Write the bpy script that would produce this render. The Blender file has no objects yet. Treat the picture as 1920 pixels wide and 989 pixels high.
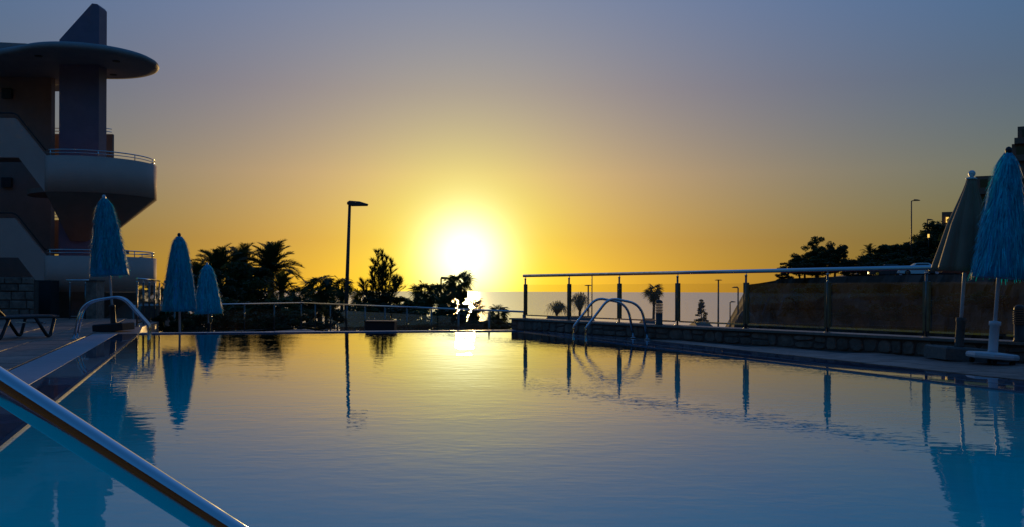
import bpy, math, random
import numpy as np
from mathutils import Vector, Matrix, Euler

R = math.radians
random.seed(7)
rng = np.random.default_rng(7)
scene = bpy.context.scene
C = scene.collection

# ------------------------------------------------------------------ camera
FPX = 1760.0            # focal length in pixels of the 1920-wide photograph
EYE = 0.80              # eye height over the pool water (water is z = 0)
HZ = 546.5              # horizon row at the centre column
ROLL = 0.0038
cam = bpy.data.cameras.new('camera')
cam_o = bpy.data.objects.new('camera', cam)
C.objects.link(cam_o)
cam.sensor_width = 36.0
cam.lens = FPX / 1920 * 36.0
cam.shift_y = (HZ - 494.5) / 1920
cam.clip_start = 0.05
cam.clip_end = 60000
cam_o.matrix_world = Matrix.Translation((0, 0, EYE)) @ Matrix.Rotation(math.pi / 2, 4, 'X') @ Matrix.Rotation(ROLL, 4, 'Z')
scene.camera = cam_o


def at(px, py, d):
    """World point seen at photo pixel (px, py) at distance d along the view."""
    u, v = px - 960.0, HZ - py
    c, s = math.cos(ROLL), math.sin(ROLL)
    return Vector(((u * c - v * s) / FPX * d, d, EYE + (u * s + v * c) / FPX * d))


# ------------------------------------------------------------------ world
SUN_DIR = at(872, 480, 1.0) - Vector((0, 0, EYE))
SUN_DIR.normalize()
sun_el = math.asin(SUN_DIR.z)
sun_az = math.atan2(SUN_DIR.x, SUN_DIR.y)
world = bpy.data.worlds.new('World')
scene.world = world
world.use_nodes = True
wt = world.node_tree
wn = wt.nodes
bg = wn['Background']
sky = wn.new('ShaderNodeTexSky')
sky.sky_type = 'NISHITA'
sky.sun_disc = False
sky.sun_elevation = sun_el
sky.sun_rotation = sun_az
sky.air_density, sky.dust_density, sky.ozone_density = 1.0, 0.5, 4.0
tc = wn.new('ShaderNodeTexCoord')


def wmath(op, a, b=None):
    n = wn.new('ShaderNodeMath')
    n.operation = op
    for i, v in enumerate((a, b)):
        if v is None:
            continue
        if isinstance(v, (int, float)):
            n.inputs[i].default_value = v
        else:
            wt.links.new(v, n.inputs[i])
    return n.outputs[0]


nrm = wn.new('ShaderNodeVectorMath')
nrm.operation = 'NORMALIZE'
wt.links.new(tc.outputs['Generated'], nrm.inputs[0])
sep = wn.new('ShaderNodeSeparateXYZ')
wt.links.new(nrm.outputs[0], sep.inputs[0])
elev = wmath('MULTIPLY', wmath('ARCSINE', sep.outputs[2]), 180 / math.pi)
dot = wn.new('ShaderNodeVectorMath')
dot.operation = 'DOT_PRODUCT'
wt.links.new(nrm.outputs[0], dot.inputs[0])
dot.inputs[1].default_value = SUN_DIR
theta = wmath('MULTIPLY', wmath('ARCCOSINE', wmath('MINIMUM', dot.outputs['Value'], 0.9999999)), 180 / math.pi)

# evening haze low over the sea takes the blue out of the sky towards the horizon
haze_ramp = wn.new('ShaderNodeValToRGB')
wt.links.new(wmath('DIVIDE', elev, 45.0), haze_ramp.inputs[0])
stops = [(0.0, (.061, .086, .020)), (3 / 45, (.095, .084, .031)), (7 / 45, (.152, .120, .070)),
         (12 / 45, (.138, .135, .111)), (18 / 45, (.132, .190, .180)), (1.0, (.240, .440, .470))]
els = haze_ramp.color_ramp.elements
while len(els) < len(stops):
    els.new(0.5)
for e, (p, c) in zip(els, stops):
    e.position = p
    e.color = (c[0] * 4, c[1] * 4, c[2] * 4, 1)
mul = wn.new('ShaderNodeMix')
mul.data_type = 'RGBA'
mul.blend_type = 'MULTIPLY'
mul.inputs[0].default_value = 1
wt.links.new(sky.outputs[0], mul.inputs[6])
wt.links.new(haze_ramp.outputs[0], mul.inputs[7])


def wscale(col, fac):
    n = wn.new('ShaderNodeVectorMath')
    n.operation = 'SCALE'
    if isinstance(col, tuple):
        n.inputs[0].default_value = col
    else:
        wt.links.new(col, n.inputs[0])
    if isinstance(fac, (int, float)):
        n.inputs['Scale'].default_value = fac
    else:
        wt.links.new(fac, n.inputs['Scale'])
    return n.outputs[0]


def wadd(a, b):
    n = wn.new('ShaderNodeVectorMath')
    n.operation = 'ADD'
    wt.links.new(a, n.inputs[0])
    wt.links.new(b, n.inputs[1])
    return n.outputs[0]


def wexp(s):
    return wmath('POWER', math.e, wmath('DIVIDE', theta, -s))


q = wmath('DIVIDE', theta, 2.45)
gauss = wmath('POWER', math.e, wmath('MULTIPLY', wmath('MULTIPLY', q, q), -1.0))
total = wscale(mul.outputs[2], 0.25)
total = wadd(total, wscale((0.9, 0.85, 1.15), gauss))           # the sun itself, veiled by haze
total = wadd(total, wscale((0.0, 0.80, 0.0), wexp(3.0)))
total = wadd(total, wscale((0.13, 0.25, 0.0), wexp(7.0)))
total = wadd(total, wscale((0.245, 0.0, 0.0), wexp(16.0)))
total = wadd(total, wscale((0.0, 0.0, 0.022), wexp(40.0)))
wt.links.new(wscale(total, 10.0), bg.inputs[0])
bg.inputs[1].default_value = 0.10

# ------------------------------------------------------------------ sun
sun = bpy.data.lights.new('sun', 'SUN')
sun.energy = 2.0
sun.angle = R(1.2)
sun.color = (1.0, 0.62, 0.22)
sun_o = bpy.data.objects.new('sun', sun)
C.objects.link(sun_o)
sun_o.rotation_euler = (-SUN_DIR).to_track_quat('-Z', 'Y').to_euler()

vs = scene.view_settings
vs.view_transform = 'Standard'
vs.look = 'None'
vs.exposure = 0.0
vs.gamma = 1.0
vs.use_curve_mapping = False
cy = scene.cycles
cy.use_denoising = True
cy.sample_clamp_indirect = 4.0
cy.blur_glossy = 0.3
cy.max_bounces = 10
cy.transparent_max_bounces = 24


# ------------------------------------------------------------------ materials
def new_mat(name):
    m = bpy.data.materials.new(name)
    m.use_nodes = True
    nt = m.node_tree
    return m, nt, nt.nodes, nt.nodes['Principled BSDF']


def mat(name, col, rough=0.6, metal=0.0, var=0.25, scale=8.0, bump=0.0, bscale=None, spec=0.5, stretch=None, sss=None):
    """Principled material whose colour wanders by a noise of its own."""
    m, nt, n, b = new_mat(name)
    L = nt.links.new
    tcn = n.new('ShaderNodeTexCoord')
    mp = n.new('ShaderNodeMapping')
    L(tcn.outputs['Object'], mp.inputs[0])
    if stretch:
        mp.inputs['Scale'].default_value = stretch
    oi = n.new('ShaderNodeObjectInfo')
    add = n.new('ShaderNodeVectorMath')
    add.operation = 'ADD'
    sc_ = n.new('ShaderNodeVectorMath')
    sc_.operation = 'SCALE'
    sc_.inputs[0].default_value = (37, 11, 23)
    L(oi.outputs['Random'], sc_.inputs['Scale'])
    L(mp.outputs[0], add.inputs[0])
    L(sc_.outputs[0], add.inputs[1])
    no = n.new('ShaderNodeTexNoise')
    no.inputs['Scale'].default_value = scale
    no.inputs['Detail'].default_value = 6
    no.inputs['Roughness'].default_value = 0.6
    L(add.outputs[0], no.inputs['Vector'])
    r = n.new('ShaderNodeValToRGB')
    r.color_ramp.elements[0].position = 0.3
    r.color_ramp.elements[1].position = 0.72
    lo = [max(0, c * (1 - var)) for c in col]
    hi = [min(1, c * (1 + var)) for c in col]
    r.color_ramp.elements[0].color = (*lo, 1)
    r.color_ramp.elements[1].color = (*hi, 1)
    L(no.outputs[0], r.inputs[0])
    hsv = n.new('ShaderNodeHueSaturation')
    mr = n.new('ShaderNodeMapRange')
    mr.inputs['To Min'].default_value = 1 - var * 0.6
    mr.inputs['To Max'].default_value = 1 + var * 0.6
    L(oi.outputs['Random'], mr.inputs[0])
    L(mr.outputs[0], hsv.inputs['Value'])
    L(r.outputs[0], hsv.inputs['Color'])
    L(hsv.outputs[0], b.inputs['Base Color'])
    b.inputs['Roughness'].default_value = rough
    b.inputs['Metallic'].default_value = metal
    b.inputs['Specular IOR Level'].default_value = spec
    if bump:
        bp = n.new('ShaderNodeBump')
        bp.inputs['Strength'].default_value = bump
        bp.inputs['Distance'].default_value = 0.02
        no2 = n.new('ShaderNodeTexNoise')
        no2.inputs['Scale'].default_value = bscale or scale * 4
        no2.inputs['Detail'].default_value = 8
        L(add.outputs[0], no2.inputs['Vector'])
        L(no2.outputs[0], bp.inputs['Height'])
        L(bp.outputs[0], b.inputs['Normal'])
    return m


def leaf_mat(name, col, trans=0.35, var=0.4, scale=3.0, stretch=None):
    m = mat(name, col, 0.55, var=var, scale=scale, spec=0.3, stretch=stretch)
    nt = m.node_tree
    n = nt.nodes
    b = n['Principled BSDF']
    t = n.new('ShaderNodeBsdfTranslucent')
    src = b.inputs['Base Color'].links[0].from_socket
    nt.links.new(src, t.inputs[0])
    mx = n.new('ShaderNodeMixShader')
    mx.inputs[0].default_value = trans
    out = n['Material Output']
    nt.links.new(b.outputs[0], mx.inputs[1])
    nt.links.new(t.outputs[0], mx.inputs[2])
    nt.links.new(mx.outputs[0], out.inputs[0])
    return m


def steel_mat():
    m, nt, n, b = new_mat('stainless_steel')
    L = nt.links.new
    b.inputs['Base Color'].default_value = (.62, .63, .65, 1)
    b.inputs['Metallic'].default_value = 1
    tcn = n.new('ShaderNodeTexCoord')
    no = n.new('ShaderNodeTexNoise')
    no.inputs['Scale'].default_value = 22
    no.inputs['Detail'].default_value = 9
    L(tcn.outputs['Object'], no.inputs['Vector'])
    mr = n.new('ShaderNodeMapRange')
    mr.inputs['From Min'].default_value = .35
    mr.inputs['From Max'].default_value = .75
    mr.inputs['To Min'].default_value = .025
    mr.inputs['To Max'].default_value = .16
    L(no.outputs[0], mr.inputs[0])
    L(mr.outputs[0], b.inputs['Roughness'])
    bp = n.new('ShaderNodeBump')
    bp.inputs['Strength'].default_value = .12
    bp.inputs['Distance'].default_value = .002
    L(no.outputs[0], bp.inputs['Height'])
    L(bp.outputs[0], b.inputs['Normal'])
    return m


def water_mat():
    m, nt, n, b = new_mat('pool_water')
    L = nt.links.new
    n.remove(b)
    out = n['Material Output']
    geo = n.new('ShaderNodeNewGeometry')

    def noise(scale, detail, stretch):
        mp = n.new('ShaderNodeMapping')
        mp.inputs['Scale'].default_value = stretch
        L(geo.outputs['Position'], mp.inputs[0])
        no = n.new('ShaderNodeTexNoise')
        no.inputs['Scale'].default_value = scale
        no.inputs['Detail'].default_value = detail
        no.inputs['Roughness'].default_value = 0.5
        L(mp.outputs[0], no.inputs['Vector'])
        return no.outputs[0]

    def bump(h, dist, prev=None):
        bp = n.new('ShaderNodeBump')
        bp.inputs['Strength'].default_value = 1.0
        bp.inputs['Distance'].default_value = dist
        L(h, bp.inputs['Height'])
        if prev:
            L(prev, bp.inputs['Normal'])
        return bp.outputs[0]

    n1 = bump(noise(1.6, 1, (1, 1, 1)), 0.0012)
    n2 = bump(noise(6.0, 2, (.8, 1.2, 1)), 0.0012, n1)
    # cat's-paw: the fine ripple is stronger in some patches than in others
    fine = noise(13.0, 1.5, (.7, 1.3, 1))
    patch = n.new('ShaderNodeMapRange')
    patch.inputs['From Min'].default_value = .4
    patch.inputs['From Max'].default_value = .65
    patch.inputs['To Min'].default_value = .12
    patch.inputs['To Max'].default_value = 1.15
    L(noise(.5, 2, (.6, 1.6, 1)), patch.inputs[0])
    mm = n.new('ShaderNodeMath')
    mm.operation = 'MULTIPLY'
    L(fine, mm.inputs[0])
    L(patch.outputs[0], mm.inputs[1])
    nn = bump(mm.outputs[0], 0.00085, n2)
    dp = n.new('ShaderNodeVectorMath')
    dp.operation = 'DOT_PRODUCT'
    L(geo.outputs['Incoming'], dp.inputs[0])
    L(nn, dp.inputs[1])

    def mth(op, a_, b_=None):
        q_ = n.new('ShaderNodeMath')
        q_.operation = op
        for i_, v_ in enumerate((a_, b_)):
            if v_ is None:
                continue
            if isinstance(v_, (int, float)):
                q_.inputs[i_].default_value = v_
            else:
                L(v_, q_.inputs[i_])
        return q_
    cosv = mth('ABSOLUTE', dp.outputs['Value'])
    omc = mth('MAXIMUM', mth('SUBTRACT', 1.0, cosv.outputs[0]).outputs[0], 0.0)
    fr = mth('ADD', mth('MULTIPLY', mth('POWER', omc.outputs[0], 5.0).outputs[0], .98).outputs[0], .02)
    fr = mth('MINIMUM', mth('MULTIPLY', mth('POWER', fr.outputs[0], 1.45).outputs[0], 1.55).outputs[0], 1.0)
    gl = n.new('ShaderNodeBsdfGlossy')
    gl.inputs['Roughness'].default_value = 0.004
    L(nn, gl.inputs['Normal'])
    tr = n.new('ShaderNodeBsdfTransparent')
    tr.inputs[0].default_value = (.45, .95, .98, 1)
    # light scattered back by the water itself
    df = n.new('ShaderNodeBsdfDiffuse')
    df.inputs[0].default_value = (.002, .90, .94, 1)
    body = n.new('ShaderNodeMixShader')
    body.inputs[0].default_value = .80
    L(tr.outputs[0], body.inputs[1])
    L(df.outputs[0], body.inputs[2])
    mx = n.new('ShaderNodeMixShader')
    L(fr.outputs[0], mx.inputs[0])
    L(body.outputs[0], mx.inputs[1])
    L(gl.outputs[0], mx.inputs[2])
    L(mx.outputs[0], out.inputs[0])
    return m


def glass_mat(name='balustrade_glass', tint=(.93, .93, .92), dirt=.020):
    m, nt, n, b = new_mat(name)
    L = nt.links.new
    n.remove(b)
    out = n['Material Output']
    geo = n.new('ShaderNodeNewGeometry')
    dp = n.new('ShaderNodeVectorMath')
    dp.operation = 'DOT_PRODUCT'
    L(geo.outputs['Incoming'], dp.inputs[0])
    L(geo.outputs['Normal'], dp.inputs[1])
    ab = n.new('ShaderNodeMath')
    ab.operation = 'ABSOLUTE'
    L(dp.outputs['Value'], ab.inputs[0])
    sb_ = n.new('ShaderNodeMath')
    sb_.operation = 'SUBTRACT'
    sb_.inputs[0].default_value = 1.0
    L(ab.outputs[0], sb_.inputs[1])
    pw = n.new('ShaderNodeMath')
    pw.operation = 'POWER'
    pw.inputs[1].default_value = 5.0
    L(sb_.outputs[0], pw.inputs[0])
    fr = n.new('ShaderNodeMath')
    fr.operation = 'MULTIPLY_ADD'
    fr.inputs[1].default_value = .92
    fr.inputs[2].default_value = .08
    L(pw.outputs[0], fr.inputs[0])
    gl = n.new('ShaderNodeBsdfGlossy')
    gl.inputs['Roughness'].default_value = .02
    tr = n.new('ShaderNodeBsdfTransparent')
    tr.inputs[0].default_value = (*tint, 1)
    mx = n.new('ShaderNodeMixShader')
    L(fr.outputs[0], mx.inputs[0])
    L(tr.outputs[0], mx.inputs[1])
    L(gl.outputs[0], mx.inputs[2])
    # salt and dust on the pane
    tl = n.new('ShaderNodeBsdfTranslucent')
    tl.inputs[0].default_value = (.75, .72, .68, 1)
    tcn = n.new('ShaderNodeTexCoord')
    no = n.new('ShaderNodeTexNoise')
    no.inputs['Scale'].default_value = 3.5
    no.inputs['Detail'].default_value = 7
    L(tcn.outputs['Object'], no.inputs['Vector'])
    mr = n.new('ShaderNodeMapRange')
    mr.inputs['From Min'].default_value = .3
    mr.inputs['From Max'].default_value = .75
    mr.inputs['To Min'].default_value = dirt * .4
    mr.inputs['To Max'].default_value = dirt * 1.3
    L(no.outputs[0], mr.inputs[0])
    m2 = n.new('ShaderNodeMixShader')
    L(mr.outputs[0], m2.inputs[0])
    L(mx.outputs[0], m2.inputs[1])
    L(tl.outputs[0], m2.inputs[2])
    L(m2.outputs[0], out.inputs[0])
    return m


def sea_mat():
    m, nt, n, b = new_mat('sea_water')
    L = nt.links.new
    b.inputs['Base Color'].default_value = (.97, .97, 1.0, 1)
    b.inputs['Metallic'].default_value = 1.0
    b.inputs['Roughness'].default_value = .22
    b.inputs['IOR'].default_value = 1.33
    geo = n.new('ShaderNodeNewGeometry')
    prev = None
    for sc, dist, st in ((.02, .7, (.35, 1, 1)), (.12, .10, (.6, 1, 1)), (.6, .02, (.7, 1, 1))):
        mp = n.new('ShaderNodeMapping')
        mp.inputs['Scale'].default_value = st
        L(geo.outputs['Position'], mp.inputs[0])
        no = n.new('ShaderNodeTexNoise')
        no.inputs['Scale'].default_value = sc
        no.inputs['Detail'].default_value = 4
        L(mp.outputs[0], no.inputs['Vector'])
        bp = n.new('ShaderNodeBump')
        bp.inputs['Strength'].default_value = 1
        bp.inputs['Distance'].default_value = dist
        L(no.outputs[0], bp.inputs['Height'])
        if prev:
            L(prev, bp.inputs['Normal'])
        prev = bp.outputs[0]
    L(prev, b.inputs['Normal'])
    return m


def emit_mat(name, col, strength):
    m, nt, n, b = new_mat(name)
    b.inputs['Base Color'].default_value = (*col, 1)
    b.inputs['Emission Color'].default_value = (*col, 1)
    b.inputs['Emission Strength'].default_value = strength
    return m


M = {
    'steel': steel_mat(),
    'post_steel': mat('dark_steel', (.16, .155, .15), .3, 1.0, var=.15, scale=15),
    'water': water_mat(),
    'glass': glass_mat(),
    'far_glass': glass_mat('terrace_glass', (.93, .93, .93), .008),
    'sea': sea_mat(),
    'tile': mat('deck_tile', (.36, .18, .135), .55, var=.38, scale=5, bump=.35, bscale=40),
    'joint': mat('deck_joint', (.07, .06, .055), .8, var=.3, scale=12, bump=.3),
    'grate': mat('overflow_grate', (.50, .44, .48), .35, var=.1, scale=20),
    'lip': mat('wet_rim_tile', (.11, .115, .17), .02, var=.3, scale=9, bump=.008, bscale=9, spec=1.0),
    'edge_tile': mat('waterline_tile', (.07, .11, .17), .12, var=.25, scale=25),
    'pool_tile': mat('pool_tile', (.008, .68, .80), .3, var=.08, scale=3),
    'stone': mat('wall_stone', (.22, .15, .12), .75, var=.45, scale=7, bump=.8, bscale=22),
    'mortar': mat('wall_mortar', (.12, .08, .065), .9, var=.25, scale=14, bump=.5),
    'cap': mat('wall_cap', (.20, .17, .15), .6, var=.2, scale=9, bump=.3),
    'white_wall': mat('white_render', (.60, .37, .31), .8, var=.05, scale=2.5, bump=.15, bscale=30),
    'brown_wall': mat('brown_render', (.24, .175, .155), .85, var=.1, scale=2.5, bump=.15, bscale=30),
    'blue_paint': mat('blue_paint', (.17, .13, .19), .6, var=.10, scale=2.5, bump=.1, bscale=30),
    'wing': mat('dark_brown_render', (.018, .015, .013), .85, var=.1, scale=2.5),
    'roof_slab': mat('roof_slab', (.26, .25, .26), .7, var=.12, scale=3, bump=.2),
    'dark': mat('dark_fitting', (.02, .02, .022), .6, var=.2),
    'raffia': leaf_mat('blue_raffia', (.003, .56, .86), .42, .6, 26.0, (1, 1, .12)),
    'canvas_blue': leaf_mat('blue_canvas', (.003, .42, .70), .2, .2),
    'beige': leaf_mat('beige_canvas', (.26, .17, .11), .15, .12),
    'white_plastic': mat('white_plastic', (.62, .64, .68), .4, var=.08, scale=10),
    'grey_base': mat('grey_concrete', (.13, .12, .11), .8, var=.2, scale=20, bump=.3),
    'dark_plastic': mat('dark_plastic', (.018, .018, .02), .55, var=.15, scale=12),
    'rubber': mat('rubber', (.02, .02, .02), .8, var=.1),
    'lamp_paint': mat('lamp_paint', (.05, .045, .04), .5, var=.15),
    'trunk': mat('palm_trunk', (.07, .05, .035), .9, var=.4, scale=6, bump=.8, stretch=(1, 1, 4)),
    'bark': mat('bark', (.06, .045, .03), .9, var=.4, scale=8, bump=.8),
    'palm_leaf': leaf_mat('palm_leaf', (.045, .065, .018), .3),
    'leaf_dark': leaf_mat('dark_leaf', (.035, .055, .018), .3),
    'leaf_mid': leaf_mat('mid_leaf', (.055, .08, .025), .35),
    'leaf_pale': leaf_mat('pale_leaf', (.14, .14, .06), .5),
    'earth': mat('earth', (.07, .055, .04), .95, var=.4, scale=.4, bump=.5, bscale=3),
    'rock': mat('rock', (.060, .047, .038), .9, var=.75, scale=.35, bump=1.0, bscale=1.2, stretch=(1, 1, 2.2)),
    'asphalt': mat('asphalt', (.05, .05, .052), .85, var=.2, scale=3),
    'car_white': mat('white_car_paint', (.72, .74, .78), .25, var=.03),
    'car_dark': mat('dark_car_paint', (.04, .042, .05), .25, var=.05),
    'car_glass': mat('car_glass', (.02, .022, .025), .05, var=.05),
    'brick': mat('terracotta_render', (.20, .115, .085), .85, var=.15, scale=1.5),
    'tile_roof': mat('hut_roof', (.10, .055, .04), .8, var=.3, scale=4, bump=.5),
    'window_dark': mat('dark_window', (.015, .017, .02), .1, var=.1),
    'warm': emit_mat('lit_lamp', (1.0, .60, .12), 1.2),
}


# ------------------------------------------------------------------ mesh helpers
class MB:
    def __init__(self):
        self.v, self.f = [], []

    def add(self, vs_, fs):
        o = len(self.v)
        self.v += [tuple(p) for p in vs_]
        self.f += [tuple(i + o for i in f) for f in fs]
        return self

    def box(self, x0, x1, y0, y1, z0, z1, mtx=None):
        p = [(x, y, z) for z in (z0, z1) for y in (y0, y1) for x in (x0, x1)]
        if mtx is not None:
            p = [mtx @ Vector(q_) for q_ in p]
        return self.add(p, [(0, 2, 3, 1), (4, 5, 7, 6), (0, 1, 5, 4), (2, 6, 7, 3), (0, 4, 6, 2), (1, 3, 7, 5)])

    def bevel_box(self, x0, x1, y0, y1, z0, z1, b=.01, mtx=None):
        """Box with its top edges chamfered."""
        p = [(x0, y0, z0), (x1, y0, z0), (x1, y1, z0), (x0, y1, z0),
             (x0, y0, z1 - b), (x1, y0, z1 - b), (x1, y1, z1 - b), (x0, y1, z1 - b),
             (x0 + b, y0 + b, z1), (x1 - b, y0 + b, z1), (x1 - b, y1 - b, z1), (x0 + b, y1 - b, z1)]
        if mtx is not None:
            p = [mtx @ Vector(q_) for q_ in p]
        f = [(3, 2, 1, 0), (8, 9, 10, 11)]
        for a in range(4):
            c = (a + 1) % 4
            f += [(a, c, c + 4, a + 4), (a + 4, c + 4, c + 8, a + 8)]
        return self.add(p, f)

    def prism(self, poly, z0, z1, b=0.0):
        """Vertical prism over an xy polygon (counter-clockwise), optional top chamfer."""
        n = len(poly)
        rings = [[(x, y, z0) for x, y in poly]]
        if b:
            cx = sum(p[0] for p in poly) / n
            cy_ = sum(p[1] for p in poly) / n
            rings.append([(x, y, z1 - b) for x, y in poly])
            rr = []
            for x, y in poly:
                l = math.hypot(x - cx, y - cy_) or 1
                rr.append((x - (x - cx) / l * b, y - (y - cy_) / l * b, z1))
            rings.append(rr)
        else:
            rings.append([(x, y, z1) for x, y in poly])
        vs_ = [p for r in rings for p in r]
        fs = [tuple(range(n - 1, -1, -1)), tuple(range((len(rings) - 1) * n, len(rings) * n))]
        for k in range(len(rings) - 1):
            for i in range(n):
                j = (i + 1) % n
                fs.append((k * n + i, k * n + j, (k + 1) * n + j, (k + 1) * n + i))
        return self.add(vs_, fs)

    def tube(self, pts, rad, n=10, cap=True):
        pts = [Vector(p) for p in pts]
        m = len(pts)
        rad = rad if isinstance(rad, (list, tuple)) else [rad] * m
        t0 = (pts[1] - pts[0]).normalized()
        up = Vector((0, 0, 1)) if abs(t0.z) < .9 else Vector((1, 0, 0))
        a = t0.cross(up).normalized()
        vs_, fs = [], []
        for i, p in enumerate(pts):
            t = (pts[min(i + 1, m - 1)] - pts[max(i - 1, 0)]).normalized()
            a = (a - t * a.dot(t)).normalized()
            b = t.cross(a)
            for k in range(n):
                w = 2 * math.pi * k / n
                vs_.append(p + (a * math.cos(w) + b * math.sin(w)) * rad[i])
        for i in range(m - 1):
            for k in range(n):
                j = (k + 1) % n
                fs.append((i * n + k, i * n + j, (i + 1) * n + j, (i + 1) * n + k))
        if cap:
            fs.append(tuple(range(n - 1, -1, -1)))
            fs.append(tuple(range((m - 1) * n, m * n)))
        return self.add(vs_, fs)

    def lathe(self, prof, n=24, lob=None, center=(0, 0)):
        """prof: (r, z) pairs from bottom to top; lob(theta, k) scales the radius."""
        vs_, fs = [], []
        m = len(prof)
        for k, (r, z) in enumerate(prof):
            for i in range(n):
                w = 2 * math.pi * i / n
                rr = r * (lob(w, k / (m - 1)) if lob else 1)
                vs_.append((center[0] + rr * math.cos(w), center[1] + rr * math.sin(w), z))
        for k in range(m - 1):
            for i in range(n):
                j = (i + 1) % n
                fs.append((k * n + i, k * n + j, (k + 1) * n + j, (k + 1) * n + i))
        fs.append(tuple(range(n - 1, -1, -1)))
        fs.append(tuple(range((m - 1) * n, m * n)))
        return self.add(vs_, fs)

    def mesh(self, name, material, smooth=False):
        me = bpy.data.meshes.new(name)
        me.from_pydata(self.v, [], self.f)
        me.materials.append(material)
        if smooth:
            me.polygons.foreach_set('use_smooth', [len(p.vertices) <= 4 for p in me.polygons])
        me.update()
        return me

    def build(self, name, material, parent=None, smooth=False, kind=None, label=None):
        return link(name, self.mesh(name, material, smooth), parent, kind, label)


def link(name, me, parent=None, kind=None, label=None):
    o = bpy.data.objects.new(name, me)
    C.objects.link(o)
    if parent is not None:
        o.parent = parent
    if kind:
        o['kind'] = kind
    if label:
        o['label'] = label
    return o


def thing(name, label, cat, loc=(0, 0, 0), rz=0.0, group=None, tilt=(0, 0), scale=1.0):
    o = bpy.data.objects.new(name, None)
    o.empty_display_size = .1
    C.objects.link(o)
    o.location = loc
    o.rotation_euler = (tilt[0], tilt[1], rz)
    o.scale = (scale, scale, scale)
    o['label'] = label
    o['category'] = cat
    if group:
        o['group'] = group
    return o


def tag(o, label, cat, group=None):
    o['label'] = label
    o['category'] = cat
    if group:
        o['group'] = group
    return o


def fillet(pts, r, n=6):
    """Rounds the corners of a polyline."""
    pts = [Vector(p) for p in pts]
    out = [pts[0]]
    for i in range(1, len(pts) - 1):
        a, b, c = pts[i - 1], pts[i], pts[i + 1]
        rr = min(r if not isinstance(r, (list, tuple)) else r[i - 1], (a - b).length * .48, (c - b).length * .48)
        p, q_ = b + (a - b).normalized() * rr, b + (c - b).normalized() * rr
        for k in range(n + 1):
            t = k / n
            out.append(p * (1 - t) ** 2 + b * 2 * t * (1 - t) + q_ * t * t)
    out.append(pts[-1])
    return out


def lerp(a, b, t):
    return a + (b - a) * t


# ------------------------------------------------------------------ plan of the place
V2 = lambda x, y: Vector((x, y))
DECK = .019
LOWER = -.64
# water corners: the long sides run away from the camera towards the left
near_l, far_l = V2(0.40, -4.0), V2(-6.69, 16.85)
near_r, far_r = V2(8.15, -4.0), V2(0.10, 18.75)
e_l = (far_l - near_l).normalized()
e_r = (far_r - near_r).normalized()
e_f = (far_r - far_l).normalized()
n_l = V2(-e_l.y, e_l.x)          # outward of the left side
n_r = V2(e_r.y, -e_r.x)          # outward of the right side
n_f = V2(-e_f.y, e_f.x)          # outward of the far side
if n_f.y < 0:
    n_f = -n_f


def quad_sheet(name, corners, z, material, kind='structure'):
    mb = MB()
    mb.add([(c[0], c[1], z) for c in corners], [tuple(range(len(corners)))])
    return mb.build(name, material, kind=kind)


# sea
quad_sheet('sea', [(-30000, 120), (30000, 120), (30000, 45000), (-30000, 45000)], -24.2, M['sea'])

# ground falling away to the shore
def ground_z(x, d):
    z = float(np.interp(d, [-60, 30, 37, 42, 70, 110, 200, 350, 520, 900], [-1.1, -1.1, -1.3, -2.9, -6, -10, -17, -22.3, -27, -32]))
    return z + .25 * math.sin(x * .31 + d * .17) * min(1, max(0, (d - 40) / 30))


mb = MB()
xs = np.concatenate([np.linspace(-600, -90, 8), np.linspace(-75, 75, 31), np.linspace(90, 600, 8)])
ds = [-60, -20, 0, 12, 24, 30, 37, 42, 50, 60, 70, 85, 110, 150, 200, 270, 350, 430, 520, 900]
g = [(x, d, ground_z(x, d)) for d in ds for x in xs]
nx = len(xs)
mb.add(g, [(j * nx + i, j * nx + i + 1, (j + 1) * nx + i + 1, (j + 1) * nx + i) for j in range(len(ds) - 1) for i in range(nx - 1)
           if not (ds[j] < 30 and -14 < xs[i] < 12)])
mb.build('ground', M['earth'], kind='structure', smooth=True)

# pool basin
POOL_D = -1.35
basin = MB()
cs = [near_l, near_r, far_r, far_l]
bv = [(c.x, c.y, z) for z in (POOL_D, -.012) for c in cs]
basin.add(bv, [(0, 1, 2, 3)] + [(i, (i + 1) % 4, (i + 1) % 4 + 4, i + 4) for i in range(4)])
basin.build('pool_basin', M['pool_tile'], kind='structure')
wat = MB()
ww = [near_l, near_r, far_r, far_l]
wat.add([(c.x, c.y, 0.0) for c in ww], [(0, 1, 2, 3)])
wat.build('pool_water', M['water'], kind='structure')

LIP, GRT = .36, .40


def strip_pieces(parent, name, a, b, n, o0, o1, z, th, material, piece, gap=.006, clip=None, jitter=.0):
    """A row of slabs along a..b between offsets o0..o1 along the outward normal n."""
    L_ = (b - a).length
    e = (b - a).normalized()
    k = max(1, round(L_ / piece))
    p = L_ / k
    for i in range(k):
        s0, s1 = i * p + gap / 2, (i + 1) * p - gap / 2
        dz = random.uniform(-jitter, jitter)
        c0, c1 = a + e * s0 + n * o0, a + e * s1 + n * o0
        c2, c3 = a + e * s1 + n * o1, a + e * s0 + n * o1
        poly = [c0, c1, c2, c3]
        if (c1 - c0).x * (c3 - c0).y - (c1 - c0).y * (c3 - c0).x < 0:
            poly.reverse()
        MB().prism([(q_.x, q_.y) for q_ in poly], z - th, z + dz, .0015).build(name, material, parent)


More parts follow.
